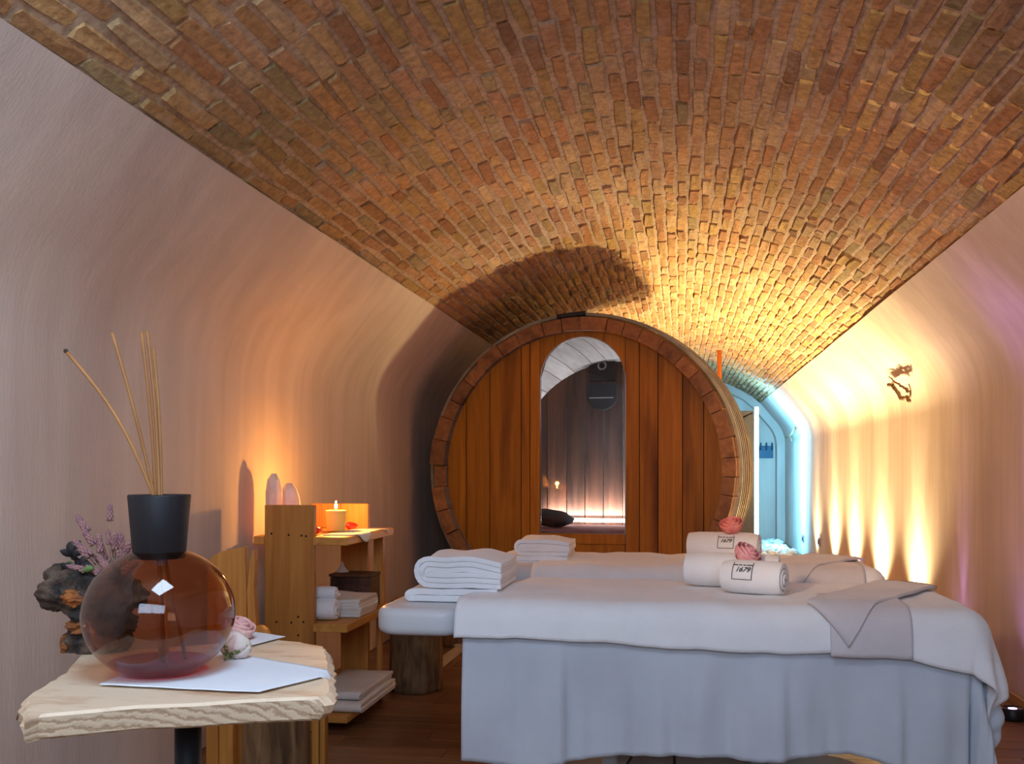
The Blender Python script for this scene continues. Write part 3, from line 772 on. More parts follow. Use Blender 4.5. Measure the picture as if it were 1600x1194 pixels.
# branch hooks on the right wall
def branch(u, v, label, segs, X=XR - 0.095, spike=()):
    p = atX(u, v, X)
    t = thing('branch_hook', label, 'branch', (p.x, p.y, p.z), 0, 'gnarled branches hung on the right wall')
    for i, (pts, r0, r1) in enumerate(segs):
        Q = []
        for (uu, vv, dx) in pts:
            q = atX(uu, vv, X + dx); Q.append(q - p)
        # refine and gnarl
        P2, Rr = [], []
        for a, b in zip(Q, Q[1:]):
            for k in range(4): P2.append(a.lerp(b, k / 4))
        P2.append(Q[-1]); n = len(P2)
        for k in range(n):
            f = k / (n - 1); Rr.append((r0 * (1 - f) + r1 * f) * (1 + 0.45 * nz(k * 0.9, i * 5.0, 2.0)))
            P2[k] = P2[k] + Vector((0, nz(k * 0.7, i, 1), nz(k * 0.7, i, 7))) * 0.012
        tube('twig' if i else 'stem', P2, Rr, 'branch', t, 8)
branch(1405, 610, 'twisted dry branch hung on the right wall above the bright uplights',
       [([(1388, 601, -0.02), (1394, 602, 0), (1402, 612, 0), (1408, 623, -0.02), (1413, 622, 0), (1418, 621, 0.0), (1421, 628, 0)], 0.014, 0.014),
        ([(1389, 588, -0.03), (1397, 596, -0.02), (1405, 601, 0.0), (1413, 606, 0.01), (1420, 612, 0.02)], 0.004, 0.011),
        ([(1394, 602, 0), (1396, 596, -0.02)], 0.010, 0.007),
        ([(1420, 600, -0.02), (1423, 610, 0), (1422, 622, 0)], 0.004, 0.008)])
branch(1237, 678, 'small twisted branch hung on the far right wall by the blue niche',
       [([(1229, 683, 0), (1234, 682, 0), (1239, 676, -0.02), (1243, 668, 0)], 0.016, 0.02), ([(1236, 681, 0), (1237, 689, 0)], 0.014, 0.012)], X=XR - 0.11)

# ================================================================== CLOTH AND BEDS
class Bed:
    def __init__(s, x0, x1, y0, y1, z, rr): s.x0, s.x1, s.y0, s.y1, s.z, s.rr = x0, x1, y0, y1, z, rr
def drape(s, t, B, off, flare=0.03, fold=None):
    """a point of a flat cloth (s, t) laid over the bed: beyond the edge it bends round and hangs"""
    rr = B.rr + off
    x0, x1, y0, y1 = B.x0 + B.rr, B.x1 - B.rr, B.y0 + B.rr, B.y1 - B.rr
    cx, cy = max(x0, min(x1, s)), max(y0, min(y1, t)); dx, dy = s - cx, t - cy; d = math.hypot(dx, dy)
    if d < 1e-9: return Vector((s, t, B.z + off + (fold(s, t, 0, 0) if fold else 0)))
    nx, ny = dx / d, dy / d; q = PI / 2 * rr
    if d < q: a = d / rr; out, dz = rr * math.sin(a), -rr * (1 - math.cos(a))
    else: out, dz = rr + flare * (d - q), -rr - (d - q)
    ang = math.atan2(ny, nx)
    per = cx - cy + ang * 0.25
    if fold: out += fold(s, t, d, per)
    return Vector((cx + nx * out, cy + ny * out, B.z + off + dz))
def cloth(name, B, grid, nu, nv, m, off, parent=None, fold=None, flare=0.03, th=0.006, loc=None, wr=0.0):
    loc = Vector(loc or (B.x0, B.y0, 0)); V, F = [], []
    for i in range(nu + 1):
        for j in range(nv + 1):
            s, t = grid(i / nu, j / nv)
            p = drape(s, t, B, off, flare, fold)
            if wr: p.z += wr * nz(s * 7, t * 9, off * 100) + 0.5 * wr * nz(s * 17, t * 5, 3)
            V.append(p - loc)
    k = nv + 1
    for i in range(nu):
        for j in range(nv): F.append((i * k + j, (i + 1) * k + j, (i + 1) * k + j + 1, i * k + j + 1))
    o = pyd(name, V, F, m, parent, True, loc); solid(o, th, 0); return o

def massage_table(B, label, xl, loc, legs, front):
    t = thing('massage_table', label, 'massage table', loc)
    L = Vector(loc)
    def rounded(x0, x1, y0, y1, z0, z1, r, n=8):
        bm = bmesh.new(); add_box(bm, x0 - L.x, x1 - L.x, y0 - L.y, y1 - L.y, z0, z1)
        es = [e for e in bm.edges if abs(e.verts[0].co.z - e.verts[1].co.z) > 0.01]
        bmesh.ops.bevel(bm, geom=es, offset=r, segments=n, profile=0.5, affect='EDGES')
        es = [e for e in bm.edges if all(abs(f.normal.z) > 0.9 for f in e.link_faces[:1]) or any(abs(f.normal.z) > 0.9 for f in e.link_faces)]
        bmesh.ops.bevel(bm, geom=es, offset=0.028, segments=4, profile=0.5, affect='EDGES')
        return bm
    sharp(bmo('padded_top', rounded(xl + 0.31, B.x1 - 0.02, B.y0 + 0.015, B.y1 - 0.015, B.z - 0.105, B.z - 0.012, 0.05), 'vinyl', t, True), 50)
    sharp(bmo('headrest', rounded(xl, xl + 0.305, B.y0 + 0.03, B.y1 - 0.03, B.z - 0.115, B.z - 0.022, 0.085), 'vinyl', t, True), 50)
    cy = (B.y0 + B.y1) / 2 - L.y
    box('frame', xl + 0.40 - L.x, B.x1 - 0.1 - L.x, cy - 0.26, cy + 0.26, B.z - 0.16, B.z - 0.118, 'white_metal', t)
    for x in legs:
        box('column', x - L.x - 0.03, x - L.x + 0.03, cy - 0.06, cy + 0.06, 0.12, B.z - 0.16, 'white_metal', t, bev=0.012)
    # floor base: a long rounded plate on feet
    bm = bmesh.new(); add_box(bm, -0.62, 0.62, cy - 0.2, cy + 0.2, 0.055, 0.125)
    es = [e for e in bm.edges if abs(e.verts[0].co.z - e.verts[1].co.z) > 0.01]
    bmesh.ops.bevel(bm, geom=es, offset=0.16, segments=8, profile=0.5, affect='EDGES')
    sharp(bmo('base_plate', bm, 'white_metal', t, True), 40)
    for x in (-0.5, 0.5):
        for y in (-0.12, 0.12): lathe('foot', [(0.035, 0), (0.035, 0.05), (0.02, 0.06)], 'black', t, 14).location = (x, cy + y, 0)
    return t

# ---- front bed
B1 = Bed(-1.02, 0.915, 3.2, 3.93, 0.715, 0.055)
massage_table(B1, 'white massage table in front, with its bare padded headrest at left', -1.02, (0.0, 3.56, 0),
              [atY(952, 1190, 3.5).x, atY(1213, 1190, 3.5).x], True)
def pleat(per, x, w, a):   # a fold with one crisp edge
    d = x - per
    return a * math.exp(-(d / w) ** 2) if d > 0 else a * math.exp(-(d / (w * 0.10)) ** 2)
def skirt_fold(s, t, d, per):
    k = sm(0.10, 0.40, d); x = s
    if s > 0.9: x = 0.9 + (s - 0.9)
    f = 0.014 * math.sin(x * 7.1 + 0.6) + 0.014 * math.sin(x * 15.7 + 1.9 + d * 1.5) + 0.022 * nz(x * 9, d * 1.6) + 0.012 * nz(x * 24, d * 2, 3)
    f += pleat(x, atY(878, 1000, 3.2).x, 0.10, 0.030) + pleat(x, atY(1222, 1000, 3.2).x, 0.13, 0.016) + pleat(x, atY(1402, 1000, 3.2).x, 0.12, 0.020)
    ang = math.atan2(-(t - B1.y0 - 0.055), s - B1.x1 + 0.055) if (s > B1.x1 - 0.055 and t < B1.y0 + 0.055) else None
    if ang is not None: f += 0.028 * math.sin(ang * 7.0 + 0.4) * sm(0.05, 0.4, d)
    elif s > B1.x1 - 0.055: f += 0.02 * math.sin(t * 13)
    return f * k
def hem1(s):
    return 0.50 - 0.055 * sm(-0.45, 0.15, s) + 0.012 * math.sin(s * 9) + 0.035 * sm(0.5, 0.8, s)
def g_sheet(a, b):
    s = -0.70 + a * (0.915 + 0.38 + 0.70)
    lo = B1.y0 + 0.055 - hem1(s) - 0.04; hi = B1.y1 + 0.40
    t = lo + (hi - lo) * (b ** 1.0)
    return s + 0.014 * (1 - b) * 0, t
o = cloth('bed_sheet', B1, g_sheet, 190, 110, 'sheet', 0.004, fold=skirt_fold, th=0.003, flare=0.03, wr=0.003)
tag(o, 'pale cotton sheet hanging as a long skirt around the front massage table', 'bed sheet')
def towel_fold(s, t, d, per):
    if d <= 0: return 0
    k = sm(0.06, 0.3, d); x = s
    f = 0.006 * math.sin(x * 8 + 1) + 0.004 * nz(x * 6, d * 3, 4)
    if s > B1.x1 - 0.055 and t < B1.y0 + 0.055:
        ang = math.atan2(-(t - B1.y0 - 0.055), s - B1.x1 + 0.055); f += 0.026 * math.sin(ang * 7.0 + 0.4) * sm(0.04, 0.3, d) + 0.012
    return f * k + 0.014 * sm(0.05, 0.2, d)
def g_towel(a, b):
    s = -0.715 + a * (0.915 + 0.24 + 0.715)
    lo = B1.y0 - 0.11 - 0.012 * math.sin(s * 4 + 0.5) - 0.075 * sm(0.55, 0.95, s); hi = B1.y1 + 0.16
    skew = 0.26 * sm(0.25, 0, a) * max(0.0, b - 0.22) - 0.01 * sm(0.25, 0, a)
    return s + skew, lo + (hi - lo) * b
o = cloth('towel_cover', B1, g_towel, 170, 80, 'terry', 0.013, fold=towel_fold, th=0.009, flare=0.03, wr=0.006)
tag(o, 'white terry towel spread over the whole top of the front massage table', 'towel')
# mauve throw laid slantwise over the right end
def throw(B, pts, flap, off, label, parts_m='throw'):
    """pts: four (s, t) corners of the slanting strip; flap: (s0, s1, t0, t1) of the end hanging at the front"""
    c = Vector((sum(p[0] for p in pts) / 4, sum(p[1] for p in pts) / 4, B.z))
    t = thing('throw_towel', label, 'towel', c)
    def g(a, b):
        p = [Vector(q) for q in pts]
        q = p[0].lerp(p[1], a).lerp(p[3].lerp(p[2], a), b)
        return q.x, q.y
    def fold(s, t_, d, per): return 0.010 * sm(0.04, 0.2, d)
    for nm, gg, of, nu, nv in (('towel_fold', g, off + 0.010, 60, 24), ('towel_flap', (lambda a, b: (flap[0] + (flap[1] - flap[0]) * a, flap[2] + (flap[3] - flap[2]) * b)), off, 30, 30)):
        if gg is None: continue
        o = cloth(nm, B, gg, nu, nv, parts_m, of, t, fold, 0.03, 0.011, c, wr=0.004)
        o.location = (0, 0, 0)
xa = atY(1262, 938, 3.22).x; xb = atY(1330, 1003, 3.17).x; xc = atY(1426, 1003, 3.17).x
throw(B1, [(xa, 3.235), (xb - 0.01, 3.075), (0.90, 3.74), (0.74, 3.88)], (xb - 0.06, xc, 3.06, 3.48), 0.022,
      'greyish mauve towel thrown slantwise over the foot end of the front table')

# ---- back bed
B2 = Bed(-1.02, 0.86, 4.46, 5.18, 0.715, 0.055)
massage_table(B2, 'white massage table standing behind the front one, nearer the barrel', -1.02, (0.0, 4.82, 0), [-0.3, 0.3], False)
def sk2(s, t, d, per): return (0.010 * math.sin(s * 8) + 0.008 * math.sin(s * 17 + 2)) * sm(0.1, 0.4, d)
o = cloth('bed_sheet', B2, lambda a, b: (-0.80 + a * (0.86 + 0.40 + 0.80), B2.y0 - 0.40 + b * (0.72 + 0.75)), 100, 70, 'sheet', 0.004, fold=sk2, th=0.003, wr=0.003)
tag(o, 'pale cotton sheet hanging around the back massage table', 'bed sheet')
def g2(a, b):
    s = -0.62 + a * (0.86 + 0.22 + 0.62); return s + 0.10 * sm(0.2, 0, a) * (b - 0.5), B2.y0 - 0.11 - 0.02 * math.sin(s * 5) + b * 0.95
o = cloth('towel_cover', B2, g2, 110, 60, 'terry', 0.013, fold=lambda s, t, d, per: 0.012 * sm(0.05, 0.2, d), th=0.009, wr=0.007)
tag(o, 'white terry towel spread over the top of the back massage table', 'towel')
throw(B2, [(0.32, 4.45), (0.50, 4.36), (0.85, 4.85), (0.62, 5.02)], (0.42, 0.78, 4.37, 4.7), 0.022, 'mauve towel thrown over the foot end of the back table')

# ---- folded towels: nested C-shaped folds
def folded_towel(name, label, loc, L, D, Hh, n, m='terry', rz=0, group=None, cat='towel', seed=1, flip=1, slump=0.0):
    R = random.Random(seed); p = Hh / (2 * n); th = p * 0.93
    bm = bmesh.new(); zc = Hh / 2
    for i in range(n):
        r = (i + 0.5) * p
        x_end = L / 2 - R.uniform(0.0, 0.03) * L; x_st = -L / 2 + Hh / 2
        path = [(x_end - (x_end - x_st) * k / 8, zc + r) for k in range(9)]
        path += [(x_st - r * math.sin(PI * k / 8) * 1.0, zc + r * math.cos(PI * k / 8)) for k in range(1, 8)]
        path += [(x_st + (x_end - R.uniform(0, 0.02) * L - x_st) * k / 8, zc - r) for k in range(9)]
        # ribbon cross section (two sides), extruded along y
        ny = 8; rows = []
        for j in range(ny + 1):
            y = -D / 2 + D * j / ny; row = []
            for k, (x, z) in enumerate(path):
                a = Vector(path[max(k - 1, 0)]); b = Vector(path[min(k + 1, len(path) - 1)]); d = (b - a).normalized(); nrm = Vector((-d.y, d.x))
                wob = 0.16 * Hh * nz(x * 9 + seed, y * 6, seed) * (0.4 if z < zc else 1) - slump * max(0, x) * (1 if z > zc else 0.1)
                ed = 0.012 * nz(z * 40, seed, i) * (1 if j in (0, ny) else 0)
                row.append((bm.verts.new((x * flip, y + ed, max(0.001, z + nrm.y * th / 2 + wob))), bm.verts.new((x * flip - 0 + nrm.x * 0, y + ed, max(0.0, z - nrm.y * th / 2 + wob))) ) if abs(nrm.x) < 0.35 else
                           (bm.verts.new(((x + nrm.x * th / 2) * flip, y + ed, max(0.001, z + nrm.y * th / 2 + wob))), bm.verts.new(((x - nrm.x * th / 2) * flip, y + ed, max(0.0, z - nrm.y * th / 2 + wob)))))
            rows.append(row)
        K = len(path)
        for j in range(ny):
            for k in range(K - 1):
                for q in (0, 1):
                    bm.faces.new((rows[j][k][q], rows[j][k + 1][q], rows[j + 1][k + 1][q], rows[j + 1][k][q]))
            for k in (0, K - 1): bm.faces.new((rows[j][k][0], rows[j][k][1], rows[j + 1][k][1], rows[j + 1][k][0]))
        for j in (0, ny):
            for k in range(K - 1): bm.faces.new((rows[j][k][0], rows[j][k + 1][0], rows[j][k + 1][1], rows[j][k][1]))
    o = bmo(name, bm, m, None, True, loc); o.rotation_euler = (0, 0, rz)
    md = o.modifiers.new('round', 'BEVEL'); md.width = th * 0.22; md.segments = 2; md.limit_method = 'ANGLE'; md.angle_limit = math.radians(50)
    return tag(o, label, cat, group)
zt = B1.z - 0.022
folded_towel('folded_towel', 'flat folded white towel lying on the front headrest under a thicker one', (-0.785, 3.58, zt + 0.003), 0.34, 0.36, 0.045, 1, seed=2)
folded_towel('folded_towel', 'thick folded white towel on top of the pile on the front headrest', (-0.765, 3.57, zt + 0.050), 0.315, 0.33, 0.112, 3, seed=4, slump=0.10)
z2 = B2.z + 0.006
folded_towel('folded_towel', 'flat folded white towel at the left end of the back table, lower of two', (-0.68, 4.82, z2 - 0.02), 0.34, 0.34, 0.05, 1, seed=6)
folded_towel('folded_towel', 'folded white towel on top of the pile at the left end of the back table', (-0.64, 4.80, z2 + 0.03), 0.265, 0.30, 0.08, 2, seed=8, slump=0.12)

# ---- rolled towels with a printed mark
def text_verts(body, size, shear=0.35):
    cu = bpy.data.curves.new('t', 'FONT'); cu.body = body; cu.size = size; cu.shear = shear; cu.align_x = 'CENTER'; cu.align_y = 'CENTER'; cu.offset = size * 0.012
    o = bpy.data.objects.new('t', cu); C.objects.link(o)
    dg = bpy.context.evaluated_depsgraph_get(); me = o.evaluated_get(dg).to_mesh()
    V = [v.co.copy() for v in me.vertices]; F = [tuple(p.vertices) for p in me.polygons]
    o.evaluated_get(dg).to_mesh_clear(); bpy.data.objects.remove(o); bpy.data.curves.remove(cu)
    return V, F
def rolled_towel(label, loc, L, r, rz, mark=None, seed=1, turns=3.2, sq=0.93):
    t = thing('rolled_towel', label, 'towel', loc, rz, None)
    th = r / (turns + 0.35); V, F = [], []; n = 26; tot = int(n * (turns + 0.45)); nx = 8
    rows = []
    for i in range(tot + 1):
        a = 2 * PI * i / n; rem = (tot - i) / n          # turns left to the outer end
        ro = r if rem < 1.0 else r - th * (rem - 1.0)
        rows.append((a, max(ro, th * 0.6)))
    a_end = rows[-1][0]
    for (a, ro) in rows:
        aa = a - a_end - PI * 0.62
        for q in (0, 1):
            rad = ro - q * th * 0.93
            for k in range(nx + 1):
                x = -L / 2 + L * k / nx
                e = 1 - 0.10 * (abs(2 * k / nx - 1) ** 6) * (1 if q == 0 else 0)
                tele = 0.012 * (1 - ro / r) * (1 if k in (0, nx) else 0) * (1 if k == nx else -1)
                w_ = 1 + 0.03 * nz(x * 8, aa, seed)
                V.append((x + tele, rad * e * w_ * math.cos(aa), r * sq + rad * e * w_ * math.sin(aa) * sq))
    m = 2 * (nx + 1); q = nx + 1
    for i in range(tot):
        for k in range(nx):
            F.append((i * m + k, i * m + k + 1, (i + 1) * m + k + 1, (i + 1) * m + k))
            F.append((i * m + q + k + 1, i * m + q + k, (i + 1) * m + q + k, (i + 1) * m + q + k + 1))
        F.append((i * m, (i + 1) * m, (i + 1) * m + q, i * m + q)); F.append((i * m + nx, i * m + q + nx, (i + 1) * m + q + nx, (i + 1) * m + nx))
    e = tot * m
    for k in range(nx): F.append((e + k, e + k + 1, e + q + k + 1, e + q + k))
    o = pyd('roll', V, F, 'terry', t, True); sharp(o, 55)
    if mark:
        x0, b0, sx, sz = mark          # centre along the roll, centre of arc above the front, half sizes
        def wrap(a, b):
            ph = (b0 + b) / r; R2 = r * 1.032 + 0.0012
            w_ = 1.0
            return (x0 + a, -R2 * math.cos(ph), r * sq + R2 * math.sin(ph) * sq)
        mk = bpy.data.objects.new('printed_mark', None); C.objects.link(mk); mk.parent = t
        lw = 0.0022
        def line(name, a0, b0_, a1, b1_, w=lw):
            d = Vector((a1 - a0, b1_ - b0_)); nn = Vector((-d.y, d.x)).normalized() * w / 2; V, F = [], []; n = 10
            for i in range(n + 1):
                c = Vector((a0, b0_)) + d * i / n; V += [wrap(c.x + nn.x, c.y + nn.y), wrap(c.x - nn.x, c.y - nn.y)]
            F = [(2 * i, 2 * i + 1, 2 * i + 3, 2 * i + 2) for i in range(n)]
            return pyd(name, V, F, 'ink', mk)
        line('frame_line', -sx, -sz, sx, -sz); line('frame_line', -sx, -sz, -sx, sz * 1.15); line('frame_line', sx, -sz, sx, sz * 1.15)
        # the top rule is a row of tiny lettering: short dashes
        for (a, b) in ((-0.95, -0.55), (-0.45, -0.1), (0.0, 0.3), (0.38, 0.95)): line('frame_line', sx * a, sz * 0.72, sx * b, sz * 0.72, lw * 1.7)
        V, F = text_verts('1679', 0.0255)
        pyd('year', [wrap(v.x, v.y + sz * 0.12) for v in V], F, 'ink', mk)
    return t
zb = B1.z + 0.018
pa = atY(1066, 900, 3.72); pb = atY(1222, 900, 3.72)
rolled_towel('long white rolled towel lying behind the marked roll on the front table', ((pa.x + pb.x) / 2, 3.70, zb), (pb.x - pa.x) * 0.93, 0.066, -0.16, seed=2)
pa = atY(1126, 920, 3.53); pb = atY(1229, 920, 3.53)
rolled_towel('short white rolled towel printed with a framed year on the front table', ((pa.x + pb.x) / 2, 3.50, zb), (pb.x - pa.x) * 0.93, 0.062, -0.40, (-0.022, 0.028, 0.034, 0.031), seed=5)
pa = atY(1073, 850, 4.74); pb = atY(1190, 850, 4.74)
rolled_towel('white rolled towel with a printed frame on the back table', ((pa.x + pb.x) / 2, 4.74, B2.z + 0.018), (pb.x - pa.x) * 0.95, 0.072, -0.25, (0.022, 0.030, 0.036, 0.032), seed=7)

# ---- roses
def rose(label, loc, r, m, rz=0, tilt=(0, 0), stem=None, group=None, cat='flower', seed=1, open_=0.5, sepal=True):
    t = thing('rose', label, cat, loc, rz, group)
    R = random.Random(seed); V, F = [], []
    bl = bpy.data.objects.new('bloom', None); C.objects.link(bl); bl.parent = t
    bl.rotation_euler = (tilt[0], tilt[1], 0); bl.location = (0, 0, r * 0.85)
    rings = [(3, 0.30, 1.05), (4, 0.52, 1.02), (5, 0.78, 0.92), (6, 1.0, 0.80)]
    for ri, (cnt, rr, hh) in enumerate(rings):
        for k in range(cnt):
            a0 = 2 * PI * (k + 0.5 * ri + R.uniform(-0.1, 0.1)) / cnt; span = 2 * PI / cnt * 0.72 + 0.25
            V, F = [], []; nu, nv = 6, 6
            for i in range(nu + 1):
                u = i / nu * 2 - 1
                for j in range(nv + 1):
                    v = j / nv
                    edge = 1 - 0.28 * abs(u) ** 2.5
                    h = v * hh * edge * r * 1.55
                    bulge = math.sin(min(1, v * 1.05) * PI * 0.62) ** 0.8
                    rad = r * rr * (0.25 + 0.75 * bulge) + (open_ * 0.22 * r * rr * sm(0.75, 1.0, v) * (1 if ri > 1 else -0.2))
                    a = a0 + u * span * (0.55 + 0.45 * bulge)
                    rad += 0.03 * r * nz(u * 2 + k, v * 3, seed + ri) + ri * 0.002
                    V.append((rad * math.cos(a), rad * math.sin(a), h - r * 0.75))
            for i in range(nu):
                for j in range(nv): F.append((i * 7 + j, (i + 1) * 7 + j, (i + 1) * 7 + j + 1, i * 7 + j + 1))
            o = pyd('petal', V, F, m, bl, True); solid(o, r * 0.03, 0)
    if sepal:
        cs = bpy.data.objects.new('calyx', None); C.objects.link(cs); cs.parent = t
        cs.rotation_euler = (tilt[0], tilt[1], 0); cs.location = (0, 0, r * 0.85)
        for k in range(4):
            a = 2 * PI * k / 4 + 0.4
            V = []
            for i in range(6):
                f = i / 5; w_ = 0.20 * r * math.sin(PI * min(1, f * 0.9 + 0.12)); rr2 = r * (0.15 + 0.8 * math.sin(f * 1.6)); zz = -r * 0.78 + f * f * r * 0.7
                c = Vector((rr2 * math.cos(a), rr2 * math.sin(a), zz)); tn = Vector((-math.sin(a), math.cos(a), 0)) * w_
                V += [c + tn, c - tn]
            o = pyd('sepal', V, [(2 * i, 2 * i + 1, 2 * i + 3, 2 * i + 2) for i in range(5)], 'leaf', cs, True); solid(o, 0.001)
        tube('stalk', [(0, 0, -r * 0.75), (0, 0, -r * 1.0), (0.1 * r, 0, -r * 1.35)], r * 0.09, 'leaf', cs, 8)
    return t
pr_ = atY(1166, 866, 3.64)
rose('dusty pink rose lying on the rolled towels of the front table', (pr_.x, 3.60, B1.z + 0.105), 0.042, 'rose_dusty', 0.3, (0.5, 0.5), seed=3, sepal=False, cat='rose')
pr_ = atY(1143, 838, 4.72)
rose('coral rose lying on the rolled towel of the back table', (pr_.x, 4.70, B2.z + 0.145), 0.045, 'rose_coral', 0.0, (0.35, -0.2), seed=4, sepal=False, cat='rose')

# cables under the front table
for i, (u, lb, bend) in enumerate(((1000, 'thin black cable curving to the floor under the front table', 1), (1054, 'thin black cable hanging straight under the front table', 0))):
    p0 = atY(u, 1150, 3.45)
    pts = [(0, 0, 0.42), (0, 0, 0.30), (0.0 - 0.02 * bend, 0, 0.2), (-0.06 * bend, 0.0, 0.12), (-0.09 * bend, 0.01, 0.05), (-0.10 * bend, 0.03, 0.006), (-0.02, 0.2, 0.006), (0.1, 0.3, 0.006)]
    if bend: pts[0] = (0.12, 0, 0.42); pts[1] = (0.05, 0, 0.28)
    o = tube('power_cable', pts, 0.005, 'black', None, 8, (p0.x, 3.42, 0)); subd(o, 1)
    tag(o, lb, 'cable', 'cables under the front table')

# ================================================================== SHELF UNIT at the left wall
def shelf():
    X0, X1 = -1.835, -1.435                   # shelf boards, wall side to room side
    ya, yb = 4.20, 4.86
    t = thing('shelf_unit', 'rustic pine shelf with three boards and tall plank ends by left wall', 'shelf', (-1.62, 4.53, 0))
    L = Vector((-1.62, 4.53, 0))
    def part(name, x0, x1, y0, y1, z0, z1, m, bev=0.004):
        return box(name, x0 - L.x, x1 - L.x, y0 - L.y, y1 - L.y, z0, z1, m, t, bev)
    nb = part('end_plank', -1.823, -1.592, ya, ya + 0.035, 0.0, 1.0, 'pine')
    part('end_plank', -1.70, -1.555, yb, yb + 0.035, 0.0, 0.985, 'pine')
    part('back_plank', -1.857, -1.701, yb, yb + 0.035, 0.86, 0.985, 'pine')
    for z in (0.86, 0.478, 0.075):
        e = 0.0 if z < 0.8 else 0.0
        part('shelf_board', -1.592 if z < 0.8 else -1.592, X1 - (0.0 if z > 0.1 else -0.0), ya - 0.012, yb + 0.055, z - (0.036 if z > 0.1 else 0.03), z, 'pine_y')
        part('shelf_board', X0 - (0.05 if z > 0.8 else 0), -1.5925, ya + 0.036, yb - 0.001, z - (0.036 if z > 0.1 else 0.03), z, 'pine_y')
    part('front_post', -1.520, -1.470, yb - 0.02, yb + 0.015, 0.475, 0.823, 'pine')
    part('front_post', -1.505, -1.480, yb - 0.02, yb + 0.015, 0.0, 0.441, 'pine')
    part('stub', -1.875, -1.824, ya + 0.0, ya + 0.034, 0.822, 0.86, 'pine')
    for (u, v) in ((424, 834), (451, 836), (471, 837), (478, 838), (432, 972), (455, 973), (474, 972), (466, 964), (466, 993)):
        p = atY(u, v, ya)
        s = lathe('nail_head', [(0.005, -0.001), (0.005, 0.0006), (0.001, 0.001)], 'wick', t, 10); s.location = (p.x - L.x, ya - L.y, p.z); s.rotation_euler = (PI / 2, 0, 0)
    return t
shelf()
# dark wooden box at the far end of the middle board
t = thing('wooden_box', 'small dark old wooden box at the far end of the middle shelf', 'box', (-1.575, 4.79, 0.479))
box('box_body', -0.12, 0.088, -0.10, 0.065, 0, 0.150, 'darkwood', t, bev=0.006)
box('box_lid', -0.125, 0.093, -0.105, 0.068, 0.151, 0.166, 'darkwood', t, bev=0.004)
lathe('knob', [(0.004, 0), (0.004, 0.008), (0.009, 0.012), (0.002, 0.018)], 'dark_metal', t, 12).location = (0.02, -0.10, 0.08)
[c for c in t.children if c.name.startswith('knob')][0].rotation_euler = (PI / 2, 0, 0)
p = atY(517, 893, 4.72)
o = lathe('salt_cone', [(0.036, 0), (0.034, 0.004), (0.014, 0.026), (0.004, 0.05), (0.001, 0.054)], 'incense', None, 18, (-1.66, 4.77, 0.647)); tag(o, 'small pale cone standing on the dark wooden box', 'cone')
# towels on the shelf
folded_towel('folded_towel', 'white folded towel on the middle shelf, left behind the end plank', (-1.72, 4.42, 0.480), 0.22, 0.26, 0.10, 2, seed=12, rz=PI / 2)
folded_towel('folded_towel', 'cream folded towels lying flat on the middle shelf before the dark box', (-1.545, 4.53, 0.480), 0.29, 0.20, 0.085, 3, 'cream_towel', seed=14, rz=-PI / 2, slump=0.05)
rolled_towel('short white rolled towel on the middle shelf, lower of two', (-1.575, 4.31, 0.479), 0.10, 0.052, 0.0, seed=15, turns=2.2)
rolled_towel('little white rolled towel topping the middle shelf pile', (-1.578, 4.325, 0.572), 0.09, 0.030, 0.0, seed=16, turns=1.8)
folded_towel('folded_sheet', 'beige folded sheet on the bottom shelf, lower of the two', (-1.52, 4.52, 0.077), 0.56, 0.26, 0.045, 2, 'cream_towel', seed=17, rz=PI / 2, cat='sheet')
folded_towel('folded_sheet', 'beige folded sheet on the bottom shelf, upper of the two', (-1.525, 4.54, 0.124), 0.52, 0.24, 0.035, 1, 'cream_towel', seed=18, rz=PI / 2, cat='sheet')
# napkin under the candle
def shelf_cloth():
    V, F = [], []; x0, x1, y0, y1 = -1.60, -1.36, 4.30, 4.80; nu, nv = 24, 30
    edge = -1.435
    for i in range(nu + 1):
        for j in range(nv + 1):
            y = y0 + (y1 - y0) * j / nv
            over = 0.05 * max(0, math.sin((y - 4.33) * 15)) - 0.028
            x = -1.59 + (0.155 + over + 0.02) * i / nu
            z = 0.8625 + 0.0008 * nz(x * 30, y * 30)
            if x > edge: d = x - edge; z -= max(0, d * 0.95); x = edge + 0.004 + d * 0.15
            V.append((x + 1.5, y - 4.55, z - 0.86))
    for i in range(nu):
        for j in range(nv): F.append((i * (nv + 1) + j, (i + 1) * (nv + 1) + j, (i + 1) * (nv + 1) + j + 1, i * (nv + 1) + j + 1))
    o = pyd('candle_cloth', V, F, 'napkin', None, True, (-1.5, 4.55, 0.86)); solid(o, 0.002)
    tag(o, 'little white cloth with scalloped edge under the candle', 'cloth')
shelf_cloth()
# candle
def candle():
    p = atY(525, 820, 4.55); r = 0.046
    t = thing('candle', 'lit cream pillar candle on the top shelf', 'candle', (p.x, 4.55, 0.865))
    h = 0.098
    lathe('wax_body', [(0.001, 0.0), (r * 0.92, 0), (r * 0.95, 0.004), (r * 1.0, h * 0.5), (r * 1.07, h - 0.004), (r * 1.04, h), (r * 0.96, h), (r * 0.85, h - 0.007), (0.004, h - 0.009), (0.001, h - 0.009)], 'wax', t, 32)
    tube('wick', [(0, 0, h - 0.01), (0.001, 0, h + 0.004), (0.002, 0, h + 0.012)], 0.0016, 'wick', t, 6)
    lathe('flame', [(0.0008, h + 0.006), (0.005, h + 0.011), (0.0072, h + 0.018), (0.006, h + 0.027), (0.003, h + 0.038), (0.0006, h + 0.046)], 'flame', t, 14)
    l = bpy.data.lights.new('candle_light', 'POINT'); l.energy = 1.9; l.color = (1.0, 0.43, 0.085); l.shadow_soft_size = 0.012
    o = bpy.data.objects.new('candle_light', l); C.objects.link(o); o.parent = t; o.location = (0, 0, h + 0.055)
candle()
